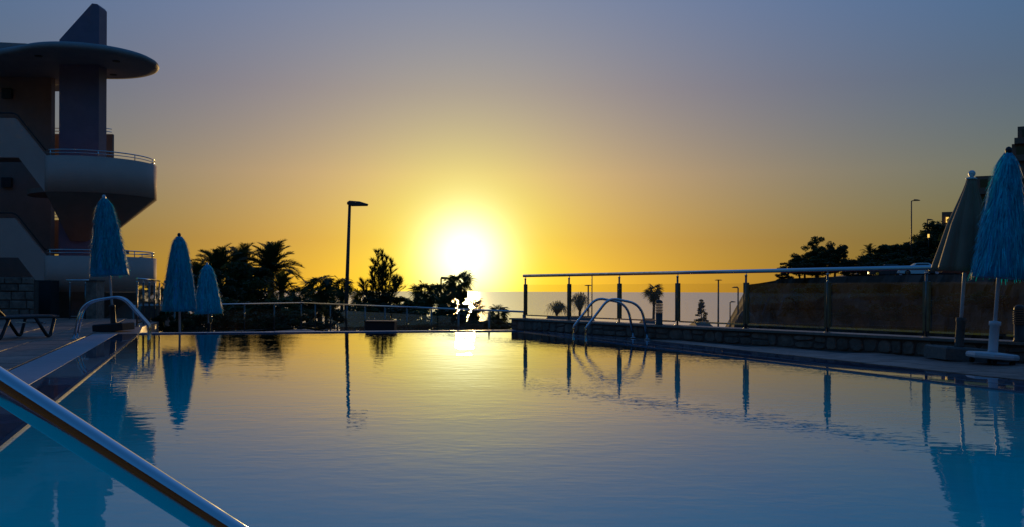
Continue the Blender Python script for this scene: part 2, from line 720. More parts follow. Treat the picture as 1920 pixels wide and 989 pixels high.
lip_obj = bpy.data.objects.new('pool_rim', None)
C.objects.link(lip_obj)
lip_obj['kind'] = 'structure'
rim_bed = MB()
for a, b, n in ((near_l, far_l, n_l), (near_r, far_r, n_r)):
    w = LIP + GRT + .02
    poly = [a, b, b + n * w, a + n * w]
    if (b - a).x * n.y - (b - a).y * n.x < 0:
        poly.reverse()
    rim_bed.prism([(q_.x, q_.y) for q_ in poly], -.3, -.006)
poly = [far_l, far_r, far_r + n_f * .30, far_l + n_f * .30]
rim_bed.prism([(q_.x, q_.y) for q_ in reversed(poly)] if (far_r - far_l).x * n_f.y - (far_r - far_l).y * n_f.x < 0 else [(q_.x, q_.y) for q_ in poly], -1.0, -.007)
rim_bed.build('rim_bed', M['joint'], lip_obj)
for a, b, n in ((near_l, far_l, n_l), (near_r, far_r, n_r)):
    strip_pieces(lip_obj, 'edge_tile', a, b, n, .0, .035, .014, .05, M['edge_tile'], .60)
    strip_pieces(lip_obj, 'rim_tile', a, b, n, .039, LIP, .012, .05, M['lip'], .60, .004)
    strip_pieces(lip_obj, 'overflow_grate', a, b, n, LIP + .006, LIP + GRT, .014, .05, M['grate'] if n == n_l else M['lip'], .50, .004)
strip_pieces(lip_obj, 'edge_tile', far_l, far_r, n_f, .0, .035, .016, .05, M['edge_tile'], .60)
strip_pieces(lip_obj, 'rim_tile', far_l, far_r, n_f, .039, .30, .020, .05, M['grate'], .60, .006)

# fence line on the right (top of the low wall)
fa = at(985, 547, 19.3).xy
fb = at(1737, 547, 11.8).xy
e_w = (fb - fa).normalized()
n_w = V2(e_w.y, -e_w.x)          # towards the pool
if n_w.dot(V2(0, 0) - fa) < 0:
    n_w = -n_w
POST_STEP = (fb - fa).length / 6
wall_a = fa - e_w * .28
wall_b = fa + e_w * POST_STEP * 9.3

# deck slabs (bed + tiles)
def deck(name, poly, z, cell, ang, clipfn, limit, kind_label):
    """A bed with laid tiles: tiles inside the polygon, biggest-looking ones as pieces."""
    bed = MB()
    bed.prism(poly, z - .5, z - .012)
    bo = bed.build(name, M['joint'], kind='structure')
    ca, sa = math.cos(ang), math.sin(ang)
    xs_ = [p[0] * ca + p[1] * sa for p in poly]
    ys_ = [-p[0] * sa + p[1] * ca for p in poly]

    def inside(x, y):
        c = False
        j = len(poly) - 1
        for i in range(len(poly)):
            xi, yi = poly[i]
            xj, yj = poly[j]
            if (yi > y) != (yj > y) and x < (xj - xi) * (y - yi) / (yj - yi) + xi:
                c = not c
            j = i
        return c
    tiles = []
    cw, ch = cell
    j = 0
    y = min(ys_)
    while y < max(ys_):
        x = min(xs_) - (cw / 2 if j % 2 else 0)
        while x < max(xs_):
            pts = []
            okc = 0
            for (ax, ay) in ((x, y), (x + cw, y), (x + cw, y + ch), (x, y + ch)):
                wx, wy = ax * ca - ay * sa, ax * sa + ay * ca
                pts.append((wx, wy))
                okc += inside(wx, wy)
            if okc == 4:
                tiles.append(pts)
            elif okc:
                pp = clip_poly(pts, poly)
                if len(pp) >= 3:
                    tiles.append(pp)
            x += cw
        y += ch
        j += 1

    def weight(t):
        cx = sum(p[0] for p in t) / len(t)
        cy_ = sum(p[1] for p in t) / len(t)
        if cy_ < .8 or abs(cx / cy_) > .56:
            return 999
        return cy_
    tiles.sort(key=weight)
    rest = MB()
    for i, t in enumerate(tiles):
        cx = sum(p[0] for p in t) / len(t)
        cy_ = sum(p[1] for p in t) / len(t)
        sh = [(cx + (p[0] - cx) * (1 - .018 / cw), cy_ + (p[1] - cy_) * (1 - .018 / ch)) for p in t]
        dz = random.uniform(-.002, .002)
        if i < limit:
            MB().prism(sh, z - .03, z + dz, .003).build('deck_tile', M['tile'], bo)
        else:
            rest.prism(sh, z - .03, z + dz)
    if rest.v:
        rest.build('deck_tiles', M['tile'], bo, kind='stuff')
    return bo


def clip_poly(sub, clip):
    """Sutherland-Hodgman against a convex clip polygon (counter-clockwise)."""
    out = list(sub)
    for i in range(len(clip)):
        a, b = clip[i], clip[(i + 1) % len(clip)]
        inp, out = out, []
        if not inp:
            break
        side = lambda p: (b[0] - a[0]) * (p[1] - a[1]) - (b[1] - a[1]) * (p[0] - a[0])
        for k in range(len(inp)):
            p, q_ = inp[k - 1], inp[k]
            sp, sq = side(p), side(q_)
            if (sp >= 0) != (sq >= 0):
                t = sp / (sp - sq)
                out.append((p[0] + (q_[0] - p[0]) * t, p[1] + (q_[1] - p[1]) * t))
            if sq >= 0:
                out.append(q_)
    return out


W_RIM = LIP + GRT + .02
ra, rb = near_r + n_r * W_RIM, far_r + n_r * W_RIM
# right deck: between the rim and the stone wall
wf_a = wall_a + n_w * .17
wf_b = wall_b + n_w * .17
k_den = e_r.x * e_w.y - e_r.y * e_w.x
k_t = ((wf_a - ra).x * e_w.y - (wf_a - ra).y * e_w.x) / k_den
meet = ra + e_r * k_t            # where the wall front crosses the outer edge of the rim
deck('deck_right', [(ra.x, ra.y), (wf_b.x, ra.y), (wf_b.x, wf_b.y), (meet.x, meet.y)], DECK, (.45, .45), math.atan2(e_r.y, e_r.x), None, 300, '')
# left deck
la, lb = near_l + n_l * W_RIM, far_l + n_l * W_RIM
lc = far_l + e_l * .55
railB_a, railB_b = at(257, 547, 20.0).xy, at(299, 547, 24.5).xy
deck('deck_left', [(-24, -4.0), (la.x, la.y), (lb.x, lb.y), (lb.x + e_l.x * 9.5, lb.y + e_l.y * 9.5), (-24, 26.2)], DECK, (.60, .60), math.atan2(e_l.y, e_l.x), None, 300, '')
fill = MB()
fill.prism([(q_.x, q_.y) for q_ in (far_l + n_l * W_RIM, far_l + e_l * .02, railB_a + V2(.12, 0), railB_b + V2(.12, 0), lb + e_l * 9.4)], DECK - .5, DECK - .008)
fill.build('deck_corner', M['tile'], kind='structure')
# deck behind the photographer
quad_sheet('deck_near', [(-24, -30), (24, -30), (24, -4.004), (-24, -4.004)], DECK, M['tile'])

# lower terrace beyond the far rim
fence_l = at(250, 547, 26.5).xy
fence_m = at(565, 547, 34.6).xy
fence_r = at(982, 547, 20.9).xy
low = MB()
low.prism([(q_.x, q_.y) for q_ in (far_l + n_f * .31, far_r + n_f * .31, far_r + V2(.3, .5), fence_r + V2(.3, .1), fence_m + V2(0, .4), fence_l + V2(-.3, .3))], LOWER - .6, LOWER)
low.build('lower_terrace', M['tile'], kind='structure')


# ------------------------------------------------------------------ low stone wall on the right
def stone_wall():
    L_ = (wall_b - wall_a).length
    H = .245
    t = thing('stone_wall', 'low stone retaining wall carrying the glass balustrade beside the pool deck', 'wall', (wall_a.x, wall_a.y, 0))
    ex, ny = Vector((e_w.x, e_w.y, 0)), Vector((n_w.x, n_w.y, 0))

    def P(s, o, z):
        return ex * s + ny * o + Vector((0, 0, z))
    core = MB()
    p = [P(s, o, z) for z in (-1.4, H - .035) for (s, o) in ((0, .15), (L_, .15), (L_, -.15), (0, -.15))]
    core.add(p, [(0, 1, 2, 3), (7, 6, 5, 4)] + [(i, i + 4, (i + 1) % 4 + 4, (i + 1) % 4) for i in range(4)])
    core.build('wall_core', M['mortar'], t)
    # stones: irregular columns with slanted joints, some split in two
    s = 0.0
    lean = 0.0
    while s < L_ - .05:
        w = random.uniform(.14, .36)
        s1 = min(L_, s + w)
        lean1 = random.uniform(-.05, .05)
        z0, z1 = DECK - .01, H - .045
        cols = []
        if w > .2 and random.random() < .45:
            k = random.uniform(.4, .62)
            zl, zr = z0 + (z1 - z0) * (k + random.uniform(-.12, .12)), z0 + (z1 - z0) * (k + random.uniform(-.12, .12))
            cols = [(z0, z0, zl, zr), (zl, zr, z1, z1)]
        else:
            cols = [(z0, z0, z1, z1)]
        for (a0, b0, a1, b1) in cols:
            f0 = lambda z: s + lean * ((z - z0) / (z1 - z0) - .5)
            f1 = lambda z: s1 + lean1 * ((z - z0) / (z1 - z0) - .5)
            g_ = .011
            pr = random.uniform(.155, .175)
            quad = [(f0(a0) + g_, a0 + g_), (f1(b0) - g_, b0 + g_), (f1(b1) - g_, b1 - g_), (f0(a1) + g_, a1 - g_)]
            # octagon-ish rounding: cut corners
            outl = []
            for i in range(4):
                A, B, Cc = quad[i - 1], quad[i], quad[(i + 1) % 4]
                cut = random.uniform(.12, .34)
                outl.append((lerp(B[0], A[0], cut), lerp(B[1], A[1], cut)))
                outl.append((lerp(B[0], Cc[0], cut * .8), lerp(B[1], Cc[1], cut * .8)))
            cx = sum(q_[0] for q_ in outl) / 8
            cz = sum(q_[1] for q_ in outl) / 8
            vs_ = [P(q_[0], .13, q_[1]) for q_ in outl] + [P(q_[0], pr - .012, q_[1]) for q_ in outl] + \
                  [P(lerp(q_[0], cx, .14), pr + random.uniform(-.003, .004), lerp(q_[1], cz, .14)) for q_ in outl]
            fs = [tuple(range(16, 24))]
            for r_ in (0, 8):
                fs += [(r_ + i, r_ + (i + 1) % 8, r_ + 8 + (i + 1) % 8, r_ + 8 + i) for i in range(8)]
            MB().add(vs_, fs).build('stone', M['stone'], t)
        s, lean = s1, lean1
    # end face stone
    for k, (za, zb) in enumerate(((.04, .12), (.125, .20))):
        m_ = MB()
        p = [P(-.022, o, z) for z in (za, zb) for o in (-.14, .14)] + [P(0.01, o, z) for z in (za, zb) for o in (-.14, .14)]
        m_.add(p, [(0, 1, 3, 2), (0, 4, 5, 1), (2, 3, 7, 6), (0, 2, 6, 4), (1, 5, 7, 3)])
        m_.build('stone', M['stone'], t)
    # cap slabs
    k = int(L_ / .9)
    for i in range(k):
        s0, s1 = -.03 + (L_ + .03) * i / k + .003, -.03 + (L_ + .03) * (i + 1) / k - .003
        m_ = MB()
        p = [P(s_, o, z) for z in (H - .033, H) for (s_, o) in ((s0, .20), (s1, .20), (s1, -.20), (s0, -.20))]
        m_.add(p, [(0, 1, 2, 3), (7, 6, 5, 4)] + [(i2, i2 + 4, (i2 + 1) % 4 + 4, (i2 + 1) % 4) for i2 in range(4)])
        m_.build('cap_slab', M['cap'], t)
    return H


WALL_H = stone_wall()


# ------------------------------------------------------------------ balustrades
def balustrade(name, label, cat, a, b, n_bays, step, z0, rail_z, post_w=.05, pane=(.10, .78), rail_r=.021, glass='glass', first=True, ext=0.05, last_post=True, post_r=None, cover=True):
    e = (b - a).normalized()
    ex = Vector((e.x, e.y, 0))
    nn = Vector((-e.y, e.x, 0))
    t = thing(name, label, cat, (a.x, a.y, z0))
    h = rail_z - z0
    L_ = step * n_bays
    MB().tube([ex * (-ext) + Vector((0, 0, h - rail_r)), ex * (L_ + ext) + Vector((0, 0, h - rail_r))], rail_r, 14).build('handrail', M['steel'], t, True)
    for i in range(n_bays + (1 if last_post else 0)):
        if i == 0 and not first:
            continue
        p = ex * (step * i)
        po = MB()
        po.tube([p, p + Vector((0, 0, h - .085))], post_r or .017, 12)
        po.tube([p, p + Vector((0, 0, .008))], .045, 14)
        ob = po.build('post', M['post_steel'], t, True)
        st = MB()
        st.tube(fillet([p + Vector((0, 0, h - .09)), p + Vector((0, 0, h - .06)) + nn * .012, p + Vector((0, 0, h - rail_r * 1.6))], .02), .007, 8)
        st.tube([p + Vector((0, 0, h - .105)), p + Vector((0, 0, h - .082))], .021, 12)
        st.build('rail_stem', M['steel'], ob, True)
        if cover:
            cv = MB()
            mtx = Matrix.Translation(p) @ Matrix.Rotation(math.atan2(e.y, e.x), 4, 'Z')
            cv.bevel_box(-post_w * .5, post_w * .5, -.014, .026, pane[0] + .0, pane[1], .004, mtx)
            cv.build('glass_clamp', M['post_steel'], ob)
    for i in range(n_bays):
        p0, p1 = ex * (step * i + post_w * .5 + .006), ex * (step * (i + 1) - post_w * .5 - .006)
        g_ = MB()
        off = nn * .005
        vs_ = []
        for z in (pane[0], pane[1] - .012):
            for q_, s_ in ((p0, 1), (p1, 1), (p1, -1), (p0, -1)):
                vs_.append(q_ + off * s_ + Vector((0, 0, z)))
        g_.add([vs_[i2] for i2 in (0, 1, 4, 5)], [(0, 1, 3, 2)])
        g_.build('glass_pane', M[glass], t)
        ch = MB()
        mtx = Matrix.Translation(p0) @ Matrix.Rotation(math.atan2(e.y, e.x), 4, 'Z')
        ch.box(0, (p1 - p0).length, -.011, .011, pane[0] - .018, pane[0] + .006, mtx)
        ch.build('pane_channel', M['steel'], t)
    return t


balustrade('glass_balustrade', 'steel and glass balustrade with tall posts on the low stone wall', 'balustrade', fa, fb, 9, POST_STEP, WALL_H, 1.147,
           .085, (.07, .70), .030, ext=.06)
seg1 = fence_r - fence_m
balustrade('terrace_railing', 'low steel railing running down to the right in front of the palms', 'railing', fence_r, fence_m, 10, seg1.length / 10, LOWER, .365,
           .05, (.10, .80), .022, 'far_glass', ext=.04, cover=False, post_r=.024)
seg2 = fence_l - fence_m
balustrade('terrace_railing', 'level steel railing behind the two blue umbrellas by the terrace corner', 'railing', fence_m, fence_l, 5, seg2.length / 5, LOWER, .365,
           .05, (.10, .80), .022, 'far_glass', first=False, ext=.04, cover=False, post_r=.024)
sb = railB_b - railB_a
balustrade('stair_railing', 'short glass railing receding beside the pool corner left of the fringed umbrellas', 'railing', railB_a, railB_b, 4, sb.length / 4, DECK, 1.06,
           .04, (.08, .90), .022, 'glass', cover=False, post_r=.018)
ga, gb = at(131, 547, 24.8).xy, at(160, 547, 24.9).xy
balustrade('gate_railing', 'tiny glass railing panel at the foot of the hotel stairs', 'railing', ga, gb, 1, (gb - ga).length, DECK, 1.07,
           .04, (.08, .90), .022, 'glass', ext=.09, cover=False, post_r=.018)


# ------------------------------------------------------------------ pool ladders and handrail
def ladder(label, base, e, n, width=.50, group='pool ladders'):
    """base: point on the water edge, e: along the edge, n: outward on to the deck."""
    t = thing('pool_ladder', label, 'ladder', (base.x, base.y, 0), group=group)
    E3, N3 = Vector((e.x, e.y, 0)), Vector((n.x, n.y, 0))
    for k in (0, 1):
        o = E3 * (width * k)
        wo = -.24
        path = [o + N3 * wo + Vector((0, 0, -1.15)), o + N3 * wo + Vector((0, 0, .22)), o + N3 * (wo + .40) + Vector((0, 0, .70)),
                o + N3 * (wo + .98) + Vector((0, 0, .60)), o + N3 * (wo + 1.10) + Vector((0, 0, DECK))]
        r_ = MB().tube(fillet(path, [.05, .16, .24], 7), .0215, 14).build('handrail', M['steel'], t, True)
        MB().tube([o + N3 * (wo + 1.10) + Vector((0, 0, DECK)), o + N3 * (wo + 1.10) + Vector((0, 0, DECK + .014))], .05, 16).build('flange', M['steel'], r_, True)
    for i in range(3):
        z = -.22 - .28 * i
        m_ = MB()
        mtx = Matrix.Translation(N3 * -.24 + Vector((0, 0, z))) @ Matrix(((E3.x, N3.x, 0, 0), (E3.y, N3.y, 0, 0), (0, 0, 1, 0), (0, 0, 0, 1)))
        m_.box(.02, width - .02, -.04, .04, -.015, .015, mtx)
        m_.build('step', M['steel'], t)
    return t


def edge_point(a, e, d):
    return a + e * ((d - a.y) / e.y)


ladder('steel pool ladder arching over the right pool edge in front of the balustrade', edge_point(near_r, e_r, 15.05), e_r, n_r)
ladder('steel pool ladder arching over the left pool edge beside the sun lounger', edge_point(near_l, e_l, 15.0), e_l, n_l, .42)

hr = thing('pool_handrail', 'thick steel handrail sloping into the water at the bottom left corner', 'handrail', (-1.9, .8, 0))
p_a, p_b = at(0, 724, 1.28), at(412, 989, 1.36)
dirv = (p_b - p_a)
top = p_a - dirv * 1.45
bot = p_b + dirv * 1.3
org = Vector((-1.9, .8, 0))
foot = Vector((top.x - .75, top.y - .22, DECK))
path = [foot - org, Vector((foot.x, foot.y, top.z - .02)) - org, top - org, bot - org, Vector((bot.x + .03, bot.y + .01, -1.2)) - org]
h_o = MB().tube(fillet(path, [.16, .2, .12], 10), .0215, 40).build('rail', M['steel'], hr, True)
MB().tube([foot - org, foot - org + Vector((0, 0, .015))], .05, 20).build('flange', M['steel'], h_o, True)


# ------------------------------------------------------------------ umbrellas
def raffia_profile(t):
    """canopy radius at t (0 bottom .. 1 tip)"""
    return float(np.interp(t, [0, .12, .45, .75, .9, .97, 1.0], [.285, .275, .222, .160, .118, .082, .045]))


def fringe_mesh(seed, length):
    r_ = random.Random(seed)
    vs_, fs = [], []
    tiers = 11
    for k in range(tiers):
        t_top = .16 + .82 * k / (tiers - 1)
        n = int(62 + 100 * (1 - t_top))
        for i in range(n):
            w = 2 * math.pi * (i + r_.random()) / n
            tt = t_top + r_.uniform(-.03, .03)
            ln = r_.uniform(.13, .25)
            tb = tt - ln / length
            r0 = raffia_profile(min(1, tt)) * 1.0
            r1 = raffia_profile(max(0, (tt + tb) / 2)) + r_.uniform(.004, .018)
            r2 = raffia_profile(max(0, tb)) + r_.uniform(.0, .052) * (1.8 if r_.random() < .12 else 1)
            hw = r_.uniform(.004, .010)
            dw = r_.uniform(-.07, .07)
            o = len(vs_)
            for (rr, tz, ww_, aw) in ((r0, tt, hw, w), (r1, (tt + tb) / 2, hw, w + dw * .4), (r2, tb, hw * .35, w + dw)):
                c, s = math.cos(aw), math.sin(aw)
                for sg in (-1, 1):
                    vs_.append((rr * c - s * ww_ * sg, rr * s + c * ww_ * sg, tz * length))
            fs += [(o, o + 1, o + 3, o + 2), (o + 2, o + 3, o + 5, o + 4)]
    mb = MB()
    mb.add(vs_, fs)
    return mb


def raffia_umbrella(label, loc, base_kind, height=2.45, length=1.45, tilt=(0, 0), seed=1, rscale=1.0, rz=0.0):
    t = thing('raffia_umbrella', label, 'umbrella', loc, rz, 'closed blue raffia umbrellas', tilt)
    zc = height - length - .04
    pole = MB().tube([(0, 0, .08), (0, 0, height - .03)], .021, 14).build('pole', M['white_plastic'] if base_kind != 'steel' else M['steel'], t, True)
    ph = random.Random(seed).uniform(0, 6)
    prof = [(raffia_profile(k / 14) * rscale * .96, zc + length * k / 14) for k in range(15)]
    MB().lathe(prof, 40, lambda w, k: 1 + .10 * (1 - k * .6) * math.cos(8 * w + ph) + .03 * math.sin(3 * w + ph)).build('canopy', M['canvas_blue'], t, True)
    fm = fringe_mesh(seed, length)
    fm.v = [(x * rscale, y * rscale, z + zc) for x, y, z in fm.v]
    fm.build('fringe', M['raffia'], t, kind='stuff')
    MB().lathe([(.018, height - .05), (.032, height - .03), (.036, height), (.026, height + .025), (.008, height + .036)], 14).build('finial', M['white_plastic'] if seed not in (2, 4) else M['dark_plastic'], t, True)
    umbrella_base(t, base_kind)
    return t


def umbrella_base(t, kind):
    if kind == 'white':
        b = MB().lathe([(.24, .06), (.262, .068), (.268, .09), (.262, .115), (.24, .125), (.05, .135)], 8).build('base', M['white_plastic'], t)
        b.rotation_euler.z = R(22.5)
        MB().lathe([(.055, .13), (.05, .16), (.05, .42), (.062, .43), (.062, .47), (.03, .475)], 18).build('collar', M['white_plastic'], b, True)
        for k in range(4):
            w = R(45 + 90 * k)
            MB().tube([(.2 * math.cos(w), .2 * math.sin(w) - .015, .03), (.2 * math.cos(w), .2 * math.sin(w) + .015, .03)], .03, 12).build('caster', M['rubber'], b)
    else:
        m_ = M['grey_base'] if kind == 'grey' else M['dark_plastic']
        b = MB().bevel_box(-.28, .28, -.28, .28, 0, .15, .02).build('base', m_, t)
        MB().lathe([(.06, .14), (.05, .17), (.05, .44), (.058, .45), (.058, .49), (.03, .495)], 18).build('collar', m_, b, True)


u1 = at(216, 547, 17.75)
raffia_umbrella('blue raffia umbrella, folded, standing between the sun lounger ladder and the hotel balcony', (u1.x - .02, u1.y, DECK), 'dark', 2.55, 1.46, (0, R(-4.5)), 1, 1.16, 0)
u2 = at(338, 547, 18.5)
raffia_umbrella('tall folded blue raffia umbrella with a dark knob just behind the far pool edge', (u2.x, u2.y, LOWER), 'white', 2.53, 1.47, (0, R(-.6)), 2, 1.10, 0)
u3 = at(392, 547, 27.0)
raffia_umbrella('small far folded blue raffia umbrella right beside the taller one', (u3.x, u3.y, LOWER), 'dark', 2.20, 1.40, (0, R(-1.5)), 3, 1.32, 0)
u4 = at(1860, 547, 10.3)
raffia_umbrella('large folded blue raffia umbrella at the right frame edge on a white base', (u4.x, u4.y, DECK), 'white', 2.36, 1.37, (0, R(4.3)), 4, .93, 0)

# plain beige umbrella
u5 = at(1797, 547, 10.95)
t = thing('canvas_umbrella', 'folded beige canvas umbrella with a white ball tip beside the blue one', 'umbrella', (u5.x, u5.y, DECK), 0, tilt=(0, R(4.0)))
MB().tube([(0, 0, .1), (0, 0, 2.16)], .021, 14).build('pole', M['white_plastic'], t, True)
bz0, bz1 = 1.02, 2.12
prof = [(float(np.interp(k / 16, [0, .05, .5, .9, 1], [.315, .31, .205, .070, .045])), bz0 + (bz1 - bz0) * k / 16) for k in range(17)]
MB().lathe(prof, 64, lambda w, k: 1 + .36 * (1 - .55 * k) * (abs(math.sin(4 * w + .4)) - .5) + .03 * math.sin(7 * w)).build('canopy', M['beige'], t, True)
MB().lathe([(.04, 2.11), (.062, 2.115), (.062, 2.125), (.02, 2.14), (.036, 2.16), (.04, 2.18), (.036, 2.20), (.018, 2.216)], 16).build('finial', M['white_plastic'], t, True)
umbrella_base(t, 'grey')


# ------------------------------------------------------------------ bollard lamps on the wall
def bollard(label, p, z):
    t = thing('bollard_lamp', label, 'lamp', (p.x, p.y, z), group='bollard lamps on the low wall')
    MB().lathe([(.066, 0), (.066, .012), (.058, .02), (.058, .20)], 20).build('base', M['lamp_paint'], t, True)
    for k in range(6):
        zz = .205 + .026 * k
        MB().lathe([(.048, zz), (.068, zz + .003), (.066, zz + .009), (.048, zz + .02)], 20).build('louvre', M['lamp_paint'], t, True)
    MB().lathe([(.062, .361), (.062, .368), (.056, .395), (.04, .412), (.018, .42)], 20).build('cap', M['lamp_paint'], t, True)


def fence_at_px(px):
    k = (px - 960) / FPX
    # fa + e*s with x = k*y
    s = (k * fa.y - fa.x) / (e_w.x - k * e_w.y)
    return fa + e_w * s


bp_ = fence_at_px(1241) + n_w * .06
bollard('dark ribbed bollard lamp on the wall behind the right ladder', bp_, WALL_H)
bp_ = fence_at_px(1917) + n_w * .06
bollard('ribbed bollard lamp on the wall cut off by the right frame edge', bp_, WALL_H)

# low dark planter box beyond the far rim
pl = at(715, 547, 19.6)
t = thing('planter_box', 'low dark box standing just behind the far pool edge', 'planter', (pl.x, pl.y, LOWER))
MB().bevel_box(-.30, .30, -.2, .2, 0, .80, .015).build('box', M['dark_plastic'], t)
MB().bevel_box(-.315, .315, -.215, .215, .79, .815, .008).build('lid', M['dark_plastic'], t)


# ------------------------------------------------------------------ sun lounger
def lounger(label, p, rz):
    t = thing('sun_lounger', label, 'sun lounger', (p.x, p.y, DECK), rz)
    m_ = M['dark_plastic']
    # local x: from foot end (0) towards the head (1.95); y: width .62
    for s in (-1, 1):
        y = .29 * s
        MB().tube(fillet([(.02, y, .33), (.35, y, .34), (1.25, y, .34), (1.62, y, .33)], .1), .026, 10).build('side_rail', m_, t, True)
        for (xa, xb, xc) in ((.10, .20, .52), (1.05, 1.22, 1.56)):
            MB().tube(fillet([(xa, y, .33), (xb, y, .03), (xb + .07, y, .03), (xc, y, .33)], .05), .027, 10).build('leg', m_, t, True)
        MB().tube(fillet([(1.12, y * .9, .36), (1.5, y * .9, .66), (1.72, y * .9, .80)], .1), .024, 10).build('back_rail', m_, t, True)
        MB().tube([(1.33, y * .9, .52), (1.42, y * .9, .33)], .014, 8).build('back_support', m_, t, True)
    for k in range(12):
        x = .04 + k * .092
        MB().bevel_box(x, x + .07, -.28, .28, .345, .368, .006).build('slat', m_, t)
    for k in range(7):
        f_ = k / 6.5
        c = Vector((lerp(1.15, 1.68, f_), 0, lerp(.40, .79, f_)))
        mtx = Matrix.Translation(c) @ Matrix.Rotation(-R(36), 4, 'Y')
        MB().bevel_box(-.03, .03, -.26, .26, -.01, .012, .006, mtx).build('slat', m_, t)
    MB().tube([(.30, -.29, .24), (.30, .29, .24)], .012, 8).build('cross_bar', M['steel'], t, True)
    MB().tube([(1.28, -.29, .24), (1.28, .29, .24)], .012, 8).build('cross_bar', M['steel'], t, True)


lg = at(84, 547, 15.6)
lounger('dark plastic sun lounger with raised back on the left deck', lg.xy, math.atan2(-1.0, -.28))


# ------------------------------------------------------------------ hotel stair tower on the left
def hotel():
    cx, cy_ = -13.15, 29.3
    t = thing('hotel_building', 'white hotel stair tower with curved balconies and a tall blue fin', 'building', (cx, cy_, 0))
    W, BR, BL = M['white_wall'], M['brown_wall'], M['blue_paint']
    Rb = 1.92
    ang0, ang1 = R(-106), R(62)      # the parapet starts where the stair flight meets it

    def ring(name, r0, r1, z0, z1, a0, a1, material, n=40, parent=t):
        vs_, fs = [], []
        for i in range(n + 1):
            a = lerp(a0, a1, i / n)
            c, s = math.cos(a), math.sin(a)
            vs_ += [(r0 * c, r0 * s, z0), (r1 * c, r1 * s, z0), (r1 * c, r1 * s, z1), (r0 * c, r0 * s, z1)]
        for i in range(n):
            o = i * 4
            for k in range(4):
                j = (k + 1) % 4
                fs.append((o + k, o + 4 + k, o + 4 + j, o + j))
        fs += [(0, 1, 2, 3), (n * 4 + 3, n * 4 + 2, n * 4 + 1, n * 4)]
        return MB().add(vs_, fs).build(name, material, parent, True)

    # local plan: tower centre at origin; camera side is -y
    for (zt, nm) in ((4.72, 'balcony'), (1.79, 'balcony')):
        zb = zt - 1.06
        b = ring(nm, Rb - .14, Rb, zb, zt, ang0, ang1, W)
        # floor slab
        fl = MB()
        poly = [(math.cos(lerp(R(-178), R(90), i / 30)) * (Rb - .142), math.sin(lerp(R(-178), R(90), i / 30)) * (Rb - .142)) for i in range(31)]
        fl.prism(poly, zb + .01, zb + .16)
        fl.build('balcony_floor', BR, b)
        # tapering soffit under the balcony
        so = MB()
        n = 30
        vs_ = []
        for (rr, zz, ox) in ((Rb - .004, zb - .002, 0), (.55, zb - 1.38, -.25)):
            for i in range(n + 1):
                a = lerp(R(-106), ang1, i / n)
                vs_.append((rr * math.cos(a) + ox, rr * math.sin(a), zz))
        so.add(vs_, [(i, i + n + 1, i + n + 2, i + 1) for i in range(n)])
        so.build('soffit', BR, b, True)
        # rails on the parapet
        for k, dz in enumerate((.09, .18)):
            pts = [((Rb - .07) * math.cos(lerp(ang0, ang1, i / 40)), (Rb - .07) * math.sin(lerp(ang0, ang1, i / 40)), zt + dz) for i in range(41)]
            MB().tube(pts, .018 if k else .012, 8).build('balcony_rail', M['steel'], b, True)
        for a in (-102, -60, -25, 5, 35, 58):
            x, y = (Rb - .07) * math.cos(R(a)), (Rb - .07) * math.sin(R(a))
            MB().tube([(x, y, zt - .01), (x, y, zt + .18)], .014, 8).build('rail_post', M['steel'], b, True)

    # blue column with slanted fin
    def xat(px, d):
        return (px - 960) / FPX * d - cx
    d_col = 28.85
    x0, x1 = xat(109.5, d_col), xat(184, d_col)
    yc0, yc1 = d_col - cy_, d_col - cy_ + .55
    col = MB()
    prof = [(x0, 0), (x1, 0), (x1, 9.50), (x1 - .06, 9.58), (x1 - .22, 9.60), (x0, 8.48)]
    vs_ = [(x, y, z) for y in (yc0, yc1) for x, z in prof]
    n = len(prof)
    col.add(vs_, [tuple(range(n)), tuple(range(2 * n - 1, n - 1, -1))] + [(i, i + n, (i + 1) % n + n, (i + 1) % n) for i in range(n)])
    col.build('blue_fin', BL, t, label='dark blue slab column ending in a slanted fin above the roof')
    # round canopy roof with a neck to the main roof
    cr = MB()
    Rc, kx = 2.05, 1.0
    ox, oy = .02, -.35
    outline = []
    for i in range(49):
        a = lerp(R(-128), R(112), i / 48)
        outline.append((ox + Rc * math.cos(a) * (1.02 if math.cos(a) > 0 else 1), oy + Rc * math.sin(a)))
    outline += [(-2.4, 2.6), (-4.2, 2.6), (-4.2, -.9), (-2.6, -1.25)]
    n = len(outline)
    ccx = sum(p[0] for p in outline) / n
    ccy = sum(p[1] for p in outline) / n
    rings_ = []
    for (sh, z) in ((.30, 7.72), (.10, 7.73), (.03, 7.76), (.0, 7.82), (.03, 7.89), (.14, 7.95), (.5, 7.98)):
        rr = []
        for x, y in outline:
            l = math.hypot(x - ccx, y - ccy)
            rr.append((x - (x - ccx) / l * sh, y - (y - ccy) / l * sh, z))
        rings_.append(rr)
    vs_ = [p for r_ in rings_ for p in r_]
    fs = [tuple(range(n - 1, -1, -1)), tuple(range((len(rings_) - 1) * n, len(rings_) * n))]
    for k in range(len(rings_) - 1):
        fs += [(k * n + i, k * n + (i + 1) % n, (k + 1) * n + (i + 1) % n, (k + 1) * n + i) for i in range(n)]
    cr.add(vs_, fs).build('canopy_roof', M['roof_slab'], t, True)
    for (lx, ly) in ((1.15, -.9), (-.9, -1.5), (.3, .9)):
        MB().tube([(lx, ly, 7.70), (lx, ly, 7.73)], .11, 16).build('downlight', M['dark'], t)
    # back wall left of the slit
    d_w = 30.6
    xw = xat(95, d_w)
    MB().box(-9, xw, d_w - cy_, d_w - cy_ + .25, -.2, 7.72).build('wall', BR, t)
    # main roof slab behind, at the left edge
    p_ = xat(54, 31.5)
    MB().prism([(-9, .9), (p_, 2.0), (p_, 6), (-9, 6)], 8.25, 9.0).build('roof', M['roof_slab'], t)
